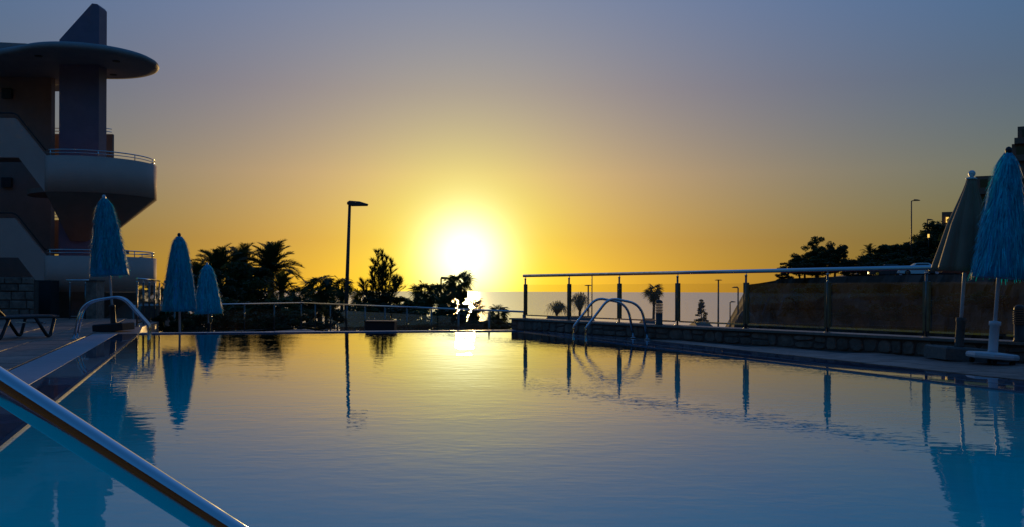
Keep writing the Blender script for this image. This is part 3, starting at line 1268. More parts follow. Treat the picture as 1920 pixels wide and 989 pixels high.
    # half landings behind with their rails
    for zt in (6.04, 3.14):
        x_r = xat(210, 31.6)
        hl = MB().box(xw - 1.2, x_r, 31.6 - cy_, 31.6 - cy_ + .12, zt - 1.1, zt).build('landing_parapet', BR, t)
        MB().box(xw - 1.2, x_r, 31.55 - cy_ + .175, 33.0 - cy_, zt - 1.1, zt - .95).build('landing_floor', BR, t)
        for dz in (.10, .20):
            xe = xat(205, 31.66)
            MB().tube([(xw - 1.2, 31.66 - cy_, zt + dz), (xe - .1, 31.66 - cy_, zt + dz), (xe, 31.8 - cy_, zt + dz)], .014, 8).build('landing_rail', M['steel'], hl, True)
    # stair flights: solid sloping parapets on the camera side
    for zt in (4.72, 1.79):
        zb = zt - 1.06
        d_s = 27.45
        ys = d_s - cy_
        xa, xb, xc = xat(83, d_s), xat(26, d_s), -9.0
        rise = 1.09
        prof = [(xa, zb), (xa, zt), (xb, zt + rise), (xc, zt + rise), (xc, zt + rise - 1.15), (xb + .12, zt + rise - 1.15)]
        vs_ = [(x, y, z) for y in (ys, ys + .14) for x, z in prof]
        n = len(prof)
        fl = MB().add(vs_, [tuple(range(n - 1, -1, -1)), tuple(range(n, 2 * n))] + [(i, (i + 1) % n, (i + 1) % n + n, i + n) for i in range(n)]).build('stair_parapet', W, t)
        MB().tube(fillet([(xa, ys + .07, zt + .16), (xb, ys + .07, zt + rise + .16), (xc, ys + .07, zt + rise + .16)], .15), .02, 8).build('stair_rail', M['dark'], fl, True)
        # stair steps behind the parapet
        for k in range(7):
            f_ = k / 7
            x = lerp(xa, xb, f_)
            z = zb + .16 + rise * f_
            MB().box(x - (xa - xb) / 7, x, ys + .145, ys + 1.3, z - .02, z + rise / 7).build('stair_step', BR, t)
        MB().box(xc, xb, ys + .145, ys + 1.3, zb + rise - .05, zb + rise + .16).build('stair_landing', BR, t)
    # small wall lights / grilles at the left edge
    for y_px in (175, 342):
        z = EYE + (543 - y_px) / FPX * 30.5
        MB().bevel_box(xat(2, 30.5), xat(20, 30.5), 30.5 - cy_ - .02, 30.5 - cy_ + .11, z - .16, z + .16, .02).build('wall_grille', M['dark'], t)
    # ground floor: plinth under the lower balcony, pillar
    MB().box(-9, xat(180, 28.2), 28.2 - cy_, 28.6 - cy_, -.4, .74).build('plinth', BR, t)
    MB().box(xat(64, 26.6), xat(95, 26.6), 26.6 - cy_, 27.1 - cy_, 0, 1.06).build('pillar', M['dark'], t)
    MB().box(xat(180, 28.7), xat(297, 28.7), 28.6 - cy_, 30 - cy_, -.4, .45).build('plinth', BR, t)
    return t


hotel()

def hotel_wing():
    t = thing('hotel_wing', 'dark hotel wing mirrored as the black band along the foreground handrail', 'building', (0, -17, 0))
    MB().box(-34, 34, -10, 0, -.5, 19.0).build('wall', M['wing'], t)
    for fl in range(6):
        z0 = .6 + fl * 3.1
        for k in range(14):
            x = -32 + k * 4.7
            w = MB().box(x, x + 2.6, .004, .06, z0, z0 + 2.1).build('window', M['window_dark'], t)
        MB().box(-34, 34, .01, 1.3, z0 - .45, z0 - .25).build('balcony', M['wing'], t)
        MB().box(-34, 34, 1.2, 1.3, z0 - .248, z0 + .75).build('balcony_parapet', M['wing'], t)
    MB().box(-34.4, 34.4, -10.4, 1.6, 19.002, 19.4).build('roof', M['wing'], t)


hotel_wing()

# rough garden wall in front of the plinth, left
gw_a, gw_b = at(-60, 547, 25.6), at(62, 547, 25.6)
t = thing('garden_wall', 'dark rough stone wall behind the sun lounger at the left edge', 'wall', (gw_a.x, 25.6, DECK))
MB().box(0, gw_b.x - gw_a.x, .06, .3, -.1, 1.0).build('wall_core', M['mortar'], t)
zrow = 0.0
while zrow < .98:
    hh = random.uniform(.16, .26)
    x = 0.0
    while x < gw_b.x - gw_a.x - .05:
        w = min(random.uniform(.25, .5), gw_b.x - gw_a.x - x)
        MB().bevel_box(-w / 2 + .01, w / 2 - .01, -hh / 2 + .01, hh / 2 - .01, 0, .07 + random.uniform(-.01, .015), .018,
                       Matrix.Translation((x + w / 2, .08, zrow + hh / 2)) @ Matrix.Rotation(R(90), 4, 'X')).build('stone', M['stone'], t)
        x += w
    zrow += hh
sbk = at(170, 547, 25.2)
t = thing('stone_block', 'dark square stone block beside the tiny glass panel', 'planter', (sbk.x, 25.3, DECK))
MB().bevel_box(-.13, .17, -.15, .35, 0, 1.02, .02).build('block', M['stone'], t)
MB().bevel_box(-.15, .19, -.17, .37, 1.0, 1.05, .01).build('cap', M['mortar'], t)


# ------------------------------------------------------------------ lamps
def street_lamp(label, base, height, lean=0.0, head=(.75, .22), r=(.075, .045), arm=0.0, rz=0.0, group='street lamps', double=False):
    t = thing('street_lamp', label, 'street lamp', base, rz, group, (0, lean))
    MB().tube([(0, 0, 0), (0, 0, height * .5), (0, 0, height)], [r[0], (r[0] + r[1]) / 2, r[1]], 12).build('pole', M['lamp_paint'], t, True)
    L_, Wd = head
    for sg in ((1, -1) if double else (1,)):
        m_ = MB()
        prof = [(-.12 * L_, 0), (-.12 * L_, .10), (.0, .16), (.55 * L_, .14), (L_, .05), (L_ * .96, -.03), (.1 * L_, -.06)]
        n = len(prof)
        vs_ = []
        for (y, k) in ((-Wd / 2, .7), (-Wd * .3, 1), (Wd * .3, 1), (Wd / 2, .7)):
            vs_ += [(sg * (x * (.97 if k < 1 else 1) + arm), y, height + arm * .12 + z * k * L_ / .75) for x, z in prof]
        fs = [tuple(range(n)), tuple(range(4 * n - 1, 3 * n - 1, -1))]
        for a in range(3):
            fs += [(a * n + i, (a + 1) * n + i, (a + 1) * n + (i + 1) % n, a * n + (i + 1) % n) for i in range(n)]
        m_.add(vs_, fs).build('lamp_head', M['lamp_paint'], t)
        if arm:
            MB().tube([(0, 0, height - .02), (sg * arm, 0, height + arm * .12)], r[1] * .8, 8).build('arm', M['lamp_paint'], t, True)
    return t


lp = at(648, 620, 31.3)
zb_ = ground_z(lp.x, 33) - .1
lp2 = at(656, 382, 31.3)
top_z = lp2.z
lean = math.atan2(lp2.x - lp.x, lp2.z - lp.z)
bx = lp.x - math.tan(lean) * (lp.z - LOWER)
LPY = 36.4
k_ = LPY / 31.3
street_lamp('tall leaning street lamp with a flat head against the sun glow', (at(646.5, 660, 35.6).x, 35.6, -1.4), (at(656, 384, 35.6).z + 1.4), lean, (.70, .24), (.085, .055))
# far lamps; (head px, head py, distance, head length m, arm, double)
FAR = [(827, 523, 78, .75, .05, False, 'small street lamp among the palms right of the feathery tree'),
       (1103, 536, 95, .38, .0, True, 'twin-headed lamp behind the glass near the wispy trees'),
       (1347, 526, 90, .34, .0, True, 'flat-topped T-shaped lamp behind the glass left of the cliff'),
       (1384, 540, 92, .5, .1, False, 'hooked lamp nearest the cliff end'),
       (1369, 567, 120, .6, .1, False, 'smallest lamp between the T-shaped lamp and the cliff')]
for px, py, d, hl, arm, dbl, lab in FAR:
    p = at(px, py, d)
    gz = ground_z(p.x, d)
    street_lamp(lab, (p.x, d, gz), p.z - gz, 0, (hl, .3), (.11, .07), arm, math.pi if px in (1384,) else 0, 'street lamps', dbl)
p = at(1110, 513, 90)
tag(MB().tube([(0, 0, 0), (0, 0, p.z - ground_z(p.x, 90))], [.09, .05], 10).build('flag_pole', M['lamp_paint'], None, True), 'thin bare pole beside the twin-headed lamp behind the glass', 'pole').location = (p.x, 90, ground_z(p.x, 90))


# ------------------------------------------------------------------ cliff and hill on the right
EDGE = [(1403, 122, 534), (1420, 121, 532), (1445, 120, 528), (1470, 118, 523), (1540, 113, 520), (1600, 107, 518), (1700, 98, 516), (1800, 88, 515), (1920, 77, 515), (2150, 66, 513), (2500, 57, 512), (3000, 51, 510)]


def hill_rise(px, off):
    k = float(np.interp(px, [1403, 1560, 1640, 1760, 1900, 2200, 3000], [.2, .8, 3.0, 7.5, 12, 16, 18]))
    return k * float(np.interp(off, [0, 16, 30, 60, 120], [0, 0, .45, 1.0, 1.6]))


def hill_point(px, off):
    px_, d0, py = np.array([e[0] for e in EDGE]), np.array([e[1] for e in EDGE]), np.array([e[2] for e in EDGE])
    d = float(np.interp(px, px_, d0))
    y = float(np.interp(px, px_, py))
    pt = at(px, y, d)
    k = (d + off) / d
    return Vector((pt.x * k, d + off, pt.z + hill_rise(px, off)))


cols = np.concatenate([np.linspace(1403, 1500, 16), np.linspace(1510, 1920, 42), np.linspace(1960, 3000, 14)])
offs = [0, 2, 5, 9, 13, 17, 24, 32, 45, 62, 85, 120]
cl = MB()
rows = []
nface = 12
for j in range(nface):           # rock face from the foot up
    f_ = j / nface
    row = []
    for i, px in enumerate(cols):
        tp = hill_point(px, 0)
        zb = -9.0
        z = lerp(zb, tp.z, f_)
        out = 5.0 * (1 - f_) ** 1.4
        nz = math.sin(px * .05 + z * .8) * .5 + math.sin(px * .137 + z * 1.7) * .35 + math.sin(px * .31 - z * 1.1) * .25 + random.uniform(-.35, .35)
        ledge = .7 * math.sin(z * 1.9 + px * .008)
        k = (tp.y - out + (nz + ledge) * .9) / tp.y
        row.append(Vector((tp.x * k - (1.5 * (1 - f_) if i == 0 else 0), tp.y * k, z + random.uniform(-.15, .15))))
    rows.append(row)
for off in offs:
    rows.append([hill_point(px, off) + Vector((0, 0, random.uniform(-.12, .12) if off > 17 else 0)) for px in cols])
nc = len(cols)
cl.add([p for r_ in rows for p in r_], [(j * nc + i, j * nc + i + 1, (j + 1) * nc + i + 1, (j + 1) * nc + i) for j in range(len(rows) - 1) for i in range(nc - 1)])
# left end face
o_ = len(cl.v)
endl = [r_[0] for r_ in rows]
cl.add([*endl, *[Vector((p.x - 1.0, p.y + 30, -14)) for p in endl]], [(i, i + 1, len(endl) + i + 1, len(endl) + i) for i in range(len(endl) - 1)])
cl.build('cliff', M['rock'], kind='structure', smooth=False)
road = MB()
rp = [hill_point(px, 5.5) for px in cols] + [hill_point(px, 13.5) for px in cols]
road.add([p + Vector((0, 0, .05)) for p in rp], [(i, i + 1, nc + i + 1, nc + i) for i in range(14, nc - 1)])
road.build('road', M['asphalt'], kind='structure')


# ------------------------------------------------------------------ vegetation
def frond_feather(elev, seed, n=34, droop=1.25):
    r_ = random.Random(seed)
    mb = MB()
    pts = []
    p = Vector((0, 0, 0))
    a = elev
    N = 18
    for i in range(N + 1):
        pts.append(p.copy())
        p = p + Vector((math.cos(a), 0, math.sin(a))) / N
        a -= droop / N * (.35 + 1.3 * i / N)
    mb.tube(pts, [.018 * (1 - .85 * i / N) + .002 for i in range(N + 1)], 4, False)
    for i in range(n):
        f_ = .10 + .90 * i / (n - 1)
        k = f_ * N
        i0 = min(int(k), N - 1)
        c = pts[i0].lerp(pts[i0 + 1], k - i0)
        tg = (pts[i0 + 1] - pts[i0]).normalized()
        up = Vector((-tg.z, 0, tg.x))
        ll = .30 * math.sin(math.pi * min(1, .18 + f_ * .80)) ** .6 + .05
        for s in (-1, 1):
            sd = Vector((0, s, 0))
            dv = (tg * .75 + sd * .62 + up * r_.uniform(.05, .4)).normalized()
            l2 = ll * r_.uniform(.8, 1.1)
            tip = c + dv * l2 + Vector((0, 0, -.12 * l2))
            mid = c + dv * l2 * .5
            wv = tg * .013
            mb.add([c - wv, c + wv, mid + wv * 1.1, mid - wv * 1.1, tip], [(0, 1, 2, 3), (3, 2, 4)])
    return mb.mesh('frond', M['palm_leaf'])


def frond_fan(elev, seed, n=20):
    r_ = random.Random(seed)
    mb = MB()
    pl_ = .40
    a = elev
    p0 = Vector((0, 0, 0))
    p1 = Vector((math.cos(a) * pl_ * .5, 0, math.sin(a) * pl_ * .5))
    a2 = a - .25
    p2 = p1 + Vector((math.cos(a2) * pl_ * .5, 0, math.sin(a2) * pl_ * .5))
    mb.tube([p0, p1, p2], [.016, .012, .010], 4, False)
    a3 = a2 - r_.uniform(.05, .95)
    fx = Vector((math.cos(a3), 0, math.sin(a3)))
    fz0 = Vector((-math.sin(a3), 0, math.cos(a3)))
    ro = r_.uniform(.1, 1.2) * r_.choice((-1, 1))
    fy = Vector((0, 1, 0)) * math.cos(ro) + fz0 * math.sin(ro)
    fz = fz0 * math.cos(ro) - Vector((0, 1, 0)) * math.sin(ro)
    for i in range(n):
        w = lerp(-R(105), R(105), i / (n - 1)) + r_.uniform(-.03, .03)
        ll = .66 * (1 - .30 * abs(w) / R(105)) * r_.uniform(.82, 1.1)
        dv = fx * math.cos(w) + fy * math.sin(w) + fz * (.10 * math.cos(2 * w))
        sd = -fx * math.sin(w) + fy * math.cos(w)
        m0 = p2 + dv * ll * .42 + sd * .024 + Vector((0, 0, -.01))
        m1 = p2 + dv * ll * .42 - sd * .024 + Vector((0, 0, -.01))
        dr = r_.uniform(.08, .26)
        t0 = p2 + dv * ll * .72 + sd * .014 + Vector((0, 0, -dr * .3))
        t1 = p2 + dv * ll * .72 - sd * .014 + Vector((0, 0, -dr * .3))
        tip = p2 + dv * ll * .97 + Vector((0, 0, -dr * .8))
        mb.add([p2, m0, t0, tip, t1, m1], [(0, 1, 2, 3, 4, 5)])
    return mb.mesh('frond', M['palm_leaf'])


ELS_F = [88, 74, 58, 42, 25, 6, -18]
ELS_W = [80, 55, 32, 10, -15, -42, -65]
FEATHER = {e: [frond_feather(R(e), 100 + i * 7 + e, droop=1.0 + .25 * i) for i in range(2)] for e in ELS_F}
FAN = {e: [frond_fan(R(e), 300 + i * 7 + e) for i in range(4)] for e in ELS_W}


def palm(label, px, py, d, kind, size, n=30, trunk_r=.16, group='palms below the terrace', lean=0.0, els=None, gz=None, skirt=0):
    """Crown centre at photo pixel (px, py), distance d; size is the frond length."""
    top_ = at(px, py, d)
    g_ = ground_z(top_.x, d) if gz is None else gz
    base = Vector((top_.x - lean, d, g_ - .1))
    t = thing('palm_tree', label, 'palm tree', base, 0, group)
    H = top_.z - base.z
    rr = random.Random(int(px * 7 + py))
    pts = [Vector((lean * (k / 10) ** 1.6, 0, H * k / 10)) for k in range(11)]
    path, rad = [], []
    for k in range(41):
        f_ = k / 40 * 10
        i0 = min(int(f_), 9)
        path.append(pts[i0].lerp(pts[i0 + 1], f_ - i0))
        rad.append(trunk_r * (1.25 - .45 * k / 40) * (1 + (.10 if k % 2 else -.04)) * (1.5 if k == 0 else 1))
    MB().tube(path, rad, 9).build('trunk', M['trunk'], t)
    lib = FEATHER if kind == 'feather' else FAN
    el_list = els or (ELS_F if kind == 'feather' else ELS_W)
    for i in range(n):
        e = el_list[int(i * len(el_list) / n)]
        o = link('frond', rr.choice(lib[e]), t)
        o.location = (lean, 0, H - .05 + rr.uniform(-.1, .1))
        o.rotation_euler = (rr.uniform(-.12, .12), rr.uniform(-.12, .12), i * 2.399963 + rr.uniform(-.25, .25))
        s_ = size * rr.uniform(.85, 1.12)
        o.scale = (s_, s_, s_)
    return t


def leaf_crown(seed, n_clump, n_leaf, leaf, shape='round', material='leaf_dark'):
    """A unit-radius crown of small leaf faces in uneven clumps."""
    r_ = np.random.default_rng(seed)
    cen = []
    while len(cen) < n_clump:
        p = r_.uniform(-1, 1, 3)
        l = np.linalg.norm(p)
        if l > 1 or l < .25:
            continue
        if shape == 'round':
            p[2] = p[2] * .8
        elif shape == 'cone':
            h = r_.random()
            w = 2 * math.pi * r_.random()
            rad = (1 - h) ** .8 * .42 * r_.uniform(.5, 1)
            p = np.array([rad * math.cos(w), rad * math.sin(w), h * 2 - 1])
        cen.append(p)
    cen = np.array(cen)
    crad = r_.uniform(.16, .34, n_clump) * (1.0 if shape == 'round' else .5)
    idx = r_.integers(0, n_clump, n_leaf)
    off = r_.normal(size=(n_leaf, 3))
    off /= np.linalg.norm(off, axis=1)[:, None]
    off *= (r_.random(n_leaf) ** .45)[:, None] * crad[idx][:, None]
    off[:, 2] *= .75
    pos = cen[idx] + off
    a = r_.normal(size=(n_leaf, 3))
    a /= np.linalg.norm(a, axis=1)[:, None]
    b = np.cross(a, r_.normal(size=(n_leaf, 3)))
    b /= np.linalg.norm(b, axis=1)[:, None]
    ls = leaf * r_.uniform(.6, 1.4, n_leaf)[:, None]
    v = np.stack([pos - a * ls, pos + b * ls * .45, pos + a * ls, pos - b * ls * .45], 1).reshape(-1, 3)
    me = bpy.data.meshes.new('crown')
    me.vertices.add(len(v))
    me.vertices.foreach_set('co', v.astype(np.float32).ravel())
    me.loops.add(n_leaf * 4)
    me.loops.foreach_set('vertex_index', np.arange(n_leaf * 4, dtype=np.int32))
    me.polygons.add(n_leaf)
    me.polygons.foreach_set('loop_start', np.arange(0, n_leaf * 4, 4, dtype=np.int32))
    me.update(calc_edges=True)
    me.materials.append(M[material])
    return me


CROWNS = [leaf_crown(11 + i, 36, 6000, .068) for i in range(4)]
CROWNS_MID = [leaf_crown(31 + i, 28, 4200, .068, material='leaf_mid') for i in range(3)]


def tree(label, px, py, d, rx, rz_, group, lib=None, cat='tree', name='broadleaf_tree', gz=None, k=None, limbs=6, ry=None):
    """Crown centre at (px, py) at distance d, half width rx, half height rz_ (metres)."""
    c = at(px, py, d)
    g_ = ground_z(c.x, d) if gz is None else gz
    t = thing(name, label, cat, (c.x, d, g_ - .05), 0, group)
    H = c.z - g_
    rr = random.Random(int(px * 13 + py))
    lib = lib or CROWNS
    tr = MB()
    r0 = max(.06, rx * .07)
    hb = max(.15, H - rz_ * .6)
    tr.tube([(0, 0, 0), (rr.uniform(-.1, .1) * rx, 0, hb * .5), (0, 0, hb), (0, 0, H)], [r0 * 1.3, r0, r0 * .8, r0 * .3], 8)
    for i in range(limbs):
        w = 2 * math.pi * i / limbs + rr.uniform(-.4, .4)
        l = rr.uniform(.5, .85)
        tr.tube([(0, 0, hb * rr.uniform(.8, 1)), (math.cos(w) * rx * l * .5, math.sin(w) * rx * l * .5, hb + rz_ * .35), (math.cos(w) * rx * l, math.sin(w) * rx * l, H + rz_ * rr.uniform(-.1, .5))],
                [r0 * .6, r0 * .4, r0 * .15], 6, False)
    tr.build('trunk', M['bark'], t)
    o = link('crown', lib[k if k is not None else rr.randrange(len(lib))], t, kind='stuff')
    o.location = (0, 0, H)
    o.scale = (rx, ry or rx, rz_)
    o.rotation_euler.z = rr.uniform(0, 6.28)
    return t


# date palms on the left
GP = 'date palms on the left'
palm('date palm with the widest free-standing crown left of the lamp', 508, 507, 70, 'feather', 2.55, 44, .26, GP)
palm('date palm crown directly above the small far umbrella', 410, 512, 66, 'feather', 2.1, 40, .24, GP)
palm('date palm crown between the small umbrella palm and the widest palm', 452, 510, 72, 'feather', 2.2, 40, .24, GP)
palm('low date palm crown left of the tall blue umbrella edge', 372, 532, 64, 'feather', 1.8, 34, .2, GP)
palm('short date palm tucked under the widest crown', 528, 545, 60, 'feather', 1.3, 30, .2, GP)
# fan palms
GF = 'fan palms in front of the sea'
palm('big round fan palm left of the leaning lamp', 600, 541, 62, 'fan', 1.45, 30, .17, GF)
palm('fan palm crown hugging the leaning lamp pole', 641, 540, 66, 'fan', 1.15, 25, .13, GF)
palm('low fan palm between the date palms and the big round fan palm', 561, 557, 60, 'fan', 1.1, 24, .15, GF)
palm('fan palm at the left foot of the feathery tree', 683, 566, 58, 'fan', 1.25, 27, .16, GF)
palm('bushy fan palm left of the small lamp under the sun', 796, 553, 62, 'fan', 1.3, 30, .17, GF)
palm('fan palm crown right behind the small lamp under the sun', 833, 549, 66, 'fan', 1.25, 27, .15, GF)
palm('fan palm standing highest against the white sun glow', 862, 535, 60, 'fan', 1.35, 25, .14, GF, lean=-.3)
palm('low fan palm right below the highest sun palm', 888, 580, 56, 'fan', 1.05, 24, .15, GF)
palm('small squat fan palm near the right railing end', 934, 590, 64, 'fan', 1.0, 24, .13, GF)
palm('fan palm between the feathery tree and the bushy palm', 757, 575, 62, 'fan', 1.0, 24, .13, GF)
palm('low fan palm right of the lamp pole behind the railing', 664, 590, 50, 'fan', .9, 21, .13, GF)
palm('low fan palm in front of the big round one', 612, 572, 66, 'fan', 1.1, 22, .14, GF)
palm('single fan palm behind the glass right of the ladder', 1227, 548, 85, 'fan', 1.25, 18, .13, 'palms behind the glass balustrade', lean=.15)

# dense shrubs under the palms
GS = 'shrubs under the palms'
SH = [(318, 560, 48, 1.6, 1.3, 'dark shrub between the hotel and the tall blue umbrella'),
      (400, 545, 58, 1.9, 1.5, 'dense dark shrub right above the small far umbrella'),
      (440, 540, 62, 2.1, 1.9, 'dense dark shrub under the two date palms'),
      (480, 545, 64, 2.0, 1.8, 'dark shrub left below the widest date palm'),
      (420, 585, 46, 1.7, .9, 'low hedge shrub at the railing right of the small umbrella'),
      (470, 590, 46, 1.7, .9, 'low hedge shrub behind the railing below the date palms'),
      (520, 588, 47, 1.5, .9, 'low hedge shrub behind the railing below the widest palm'),
      (550, 575, 52, 1.0, .7, 'small shrub right of the widest palm trunk'),
      (690, 592, 46, 1.2, .7, 'shrub at the foot of the feathery tree'),
      (735, 598, 46, 1.3, .6, 'low shrub right above the dark box'),
      (648, 607, 45, 1.0, .35, 'low ground shrub at the lamp foot'),
      (595, 611, 44, 1.0, .30, 'low ground shrub below the big fan palm'),
      (790, 600, 48, 1.3, .55, 'low shrub below the bushy fan palm'),
      (835, 600, 48, 1.3, .65, 'low shrub below the small sun lamp'),
      (880, 608, 50, 1.1, .45, 'low shrub below the highest sun palm'),
      (925, 612, 52, 1.2, .40, 'low shrub left of the wall end'),
      (965, 610, 54, 1.0, .35, 'low shrub touching the wall end'),
      (300, 598, 40, 1.3, .9, 'hedge shrub right of the short receding glass railing'),
      (352, 602, 40, 1.3, .8, 'hedge shrub between the poles of the two left blue umbrellas'),
      (385, 604, 41, 1.2, .8, 'hedge shrub behind the small far umbrella pole'),
      (445, 606, 42, 1.3, .7, 'hedge shrub between the two railing hedge bushes on the left'),
      (497, 607, 42, 1.3, .7, 'hedge shrub under the gap left of the widest palm trunk'),
      (545, 607, 42, 1.2, .6, 'hedge shrub right under the short date palm'),
      (578, 582, 50, .9, .75, 'mid-height shrub left behind the big round fan palm trunk'),
      (632, 584, 50, .9, .65, 'mid-height shrub just left of the leaning lamp pole'),
      (722, 572, 54, 1.2, .8, 'leafy shrub around the feathery tree trunk'),
      (772, 580, 52, 1.0, .7, 'mid-height shrub left of the bushy fan palm trunk'),
      (850, 582, 54, .9, .6, 'mid-height shrub between the small sun lamp and the sun palm'),
      (700, 612, 42, .9, .45, 'lowest hedge shrub left behind the dark box'),
      (765, 611, 43, 1.2, .45, 'lowest hedge shrub right behind the dark box'),
      (812, 613, 43, 1.1, .42, 'lowest hedge shrub under the bushy fan palm trunk'),
      (858, 613, 44, 1.1, .42, 'lowest hedge shrub under the sun palm trunk'),
      (903, 614, 45, 1.1, .40, 'lowest hedge shrub under the low right fan palm'),
      (945, 616, 46, 1.0, .38, 'lowest hedge shrub below the squat fan palm')]
for i, (px, py, d, rx, rz_, lab) in enumerate(SH):
    tree(lab, px, py, d, rx, rz_, GS, CROWNS if i % 2 else CROWNS_MID, 'shrub', 'shrub', limbs=4)


tree('little round shrub at the foot of the short receding glass railing', 311, 606, 23.5, .34, .40, GS, CROWNS, 'shrub', 'shrub', gz=LOWER, limbs=4)

# feathery upright tree right of the lamp
def feathery():
    c = at(716, 600, 56)
    g_ = ground_z(c.x, 56)
    t = thing('feathery_tree', 'upright feathery tree with loose branches between lamp and sun', 'tree', (c.x, 56, g_))
    topz = at(716, 474, 56).z - g_
    botz = at(716, 560, 56).z - g_
    r_ = random.Random(5)
    tr = MB()
    lv = MB()
    # several loose leaders, the tallest two in the middle
    LEAD = [(-.32, 1.0, 1.0), (.05, .97, 1.0), (.62, .76, .95), (-.72, .62, .95), (.32, .86, .9), (1.15, .45, 1.0), (-.52, .80, .85), (-1.2, .42, 1.0), (.1, .64, 1.25), (.75, .5, 1.1)]
    for (lx, lh, lw) in LEAD:
        ly = r_.uniform(-.8, .8)
        zt = lerp(botz, topz, lh) if lh > .6 else lerp(botz, topz, lh * .8)
        zs = lerp(botz - 1.2, botz, r_.random())
        b0, b1, b2 = Vector((0, 0, zs - .9)), Vector((lx * .7, ly * .7, lerp(zs, zt, .4))), Vector((lx, ly, zt))
        tr.tube([b0, b1, b2], [.07, .04, .008], 6, False)
        for i in range(34):
            f_ = i / 33
            p0 = b0.lerp(b1, f_ / .4) if f_ < .4 else b1.lerp(b2, (f_ - .4) / .6)
            if f_ < .12:
                continue
            ln = lerp(1.25, .26, f_) * r_.uniform(.4, 1.2) * lw
            w = r_.uniform(0, 6.283)
            el = lerp(R(25), R(65), f_) + r_.uniform(-.3, .3)
            dv = Vector((math.cos(w) * math.cos(el), math.sin(w) * math.cos(el), math.sin(el)))
            p1 = p0 + dv * ln * .6
            p2 = p0 + dv * ln + Vector((0, 0, -.12 * ln))
            tr.tube([p0, p1, p2], [.016, .010, .004], 4, False)
            for k in range(16):
                q_ = .15 + .85 * k / 15
                c0 = p0.lerp(p1, q_ / .6) if q_ < .6 else p1.lerp(p2, (q_ - .6) / .4)
                for _ in range(4):
                    d2 = (dv * 1.3 + Vector((r_.uniform(-1, 1), r_.uniform(-1, 1), r_.uniform(-.6, .8)))).normalized()
                    l2 = r_.uniform(.14, .36)
                    sd = d2.cross(Vector((r_.uniform(-1, 1), r_.uniform(-1, 1), 1))).normalized() * .011
                    lv.add([c0 - sd, c0 + sd, c0 + d2 * l2], [(0, 1, 2)])
    tr.tube([(0, 0, 0), (0, 0, botz)], [.15, .10], 8)
    tr.build('trunk', M['bark'], t)
    lv.build('crown', M['leaf_mid'], t, kind='stuff')


feathery()


def wispy(label, px, py, d, rx, rz_, seed):
    c = at(px, py, d)
    g_ = ground_z(c.x, d)
    t = thing('wispy_tree', label, 'tree', (c.x, d, g_), 0, 'wispy trees behind the glass')
    H = c.z - g_
    r_ = random.Random(seed)
    tr = MB()
    lv = MB()
    tr.tube([(0, 0, 0), (0, 0, H - rz_ * .4)], [.22, .12], 8)
    for i in range(60):
        w = r_.uniform(0, 6.283)
        l = math.sqrt(r_.uniform(.02, 1.0))
        zt = H + rz_ * math.sqrt(max(0, 1 - l * l)) * r_.uniform(.6, 1.05)
        p0 = Vector((0, 0, H - rz_ * .6))
        p1 = Vector((math.cos(w) * rx * l * .6, math.sin(w) * rx * l * .6, zt))
        p2 = Vector((math.cos(w) * rx * l, math.sin(w) * rx * l, zt - rz_ * r_.uniform(.2, 1.3)))
        tr.tube([p0, p0.lerp(p1, .6) + Vector((0, 0, .1)), p1, p2], [.04, .025, .015, .006], 4, False)
        for k in range(20):
            q_ = k / 19
            c0 = p0.lerp(p1, .5 + q_) if q_ < .5 else p1.lerp(p2, (q_ - .5) * 2)
            l2 = r_.uniform(.15, .5)
            d2 = Vector((r_.uniform(-.5, .5), r_.uniform(-.5, .5), -1)).normalized()
            sd = Vector((r_.uniform(-1, 1), r_.uniform(-1, 1), 0)).normalized() * .016
            lv.add([c0 - sd, c0 + sd, c0 + d2 * l2], [(0, 1, 2)])
    tr.build('trunk', M['bark'], t)
    lv.build('crown', M['leaf_pale'], t, kind='stuff')


wispy('wispy pale tree left of the second balustrade post', 1044, 580, 100, 1.5, 1.1, 3)
wispy('taller wispy pale tree between the second post and the twin lamp', 1087, 571, 100, 1.5, 1.5, 4)

# small conifer and planter behind the glass
c = at(1315, 585, 95)
gz_ = ground_z(c.x, 95)
t = thing('conifer_tree', 'small pointed conifer behind the glass right of the single palm', 'tree', (c.x, 95, gz_))
MB().tube([(0, 0, 0), (0, 0, c.z - gz_)], [.14, .05], 8).build('trunk', M['bark'], t, True)
o = link('crown', leaf_crown(77, 60, 3600, .045, 'cone', 'leaf_dark'), t, kind='stuff')
o.location = (0, 0, c.z - gz_)
o.scale = (1.7, 1.7, 1.2)

# hut roofs below the wall
def hut(label, px0, px1, py_top, d, wall_h, rise):
    a, b = at(px0, py_top, d), at(px1, py_top, d)
    t = thing('hut', label, 'hut', ((a.x + b.x) / 2, d, ground_z(a.x, d)), 0)
    w = (b.x - a.x) / 2
    H = a.z - ground_z(a.x, d)
    MB().box(-w * .9, w * .9, -1.2, 1.2, -.2, H - rise + .02).build('wall', M['brown_wall'], t)
    m_ = MB()
    m_.add([(-w, -1.5, H - rise), (w, -1.5, H - rise), (w, 1.5, H - rise), (-w, 1.5, H - rise), (-w * .82, 0, H), (w * .82, 0, H)],
           [(3, 2, 1, 0), (0, 1, 5, 4), (2, 3, 4, 5), (1, 2, 5), (3, 0, 4)])
    m_.build('roof', M['tile_roof'], t)


hut('long low hut roof showing over the wall left of the ladder', 1018, 1118, 592.5, 60, 3, .55)
hut('small hut roof showing over the wall between ladder and palm trunk', 1203, 1226, 597.5, 62, 3, .4)
hut('small flat block roof under the pointed conifer', 1299, 1329, 603.0, 64, 3, .3)

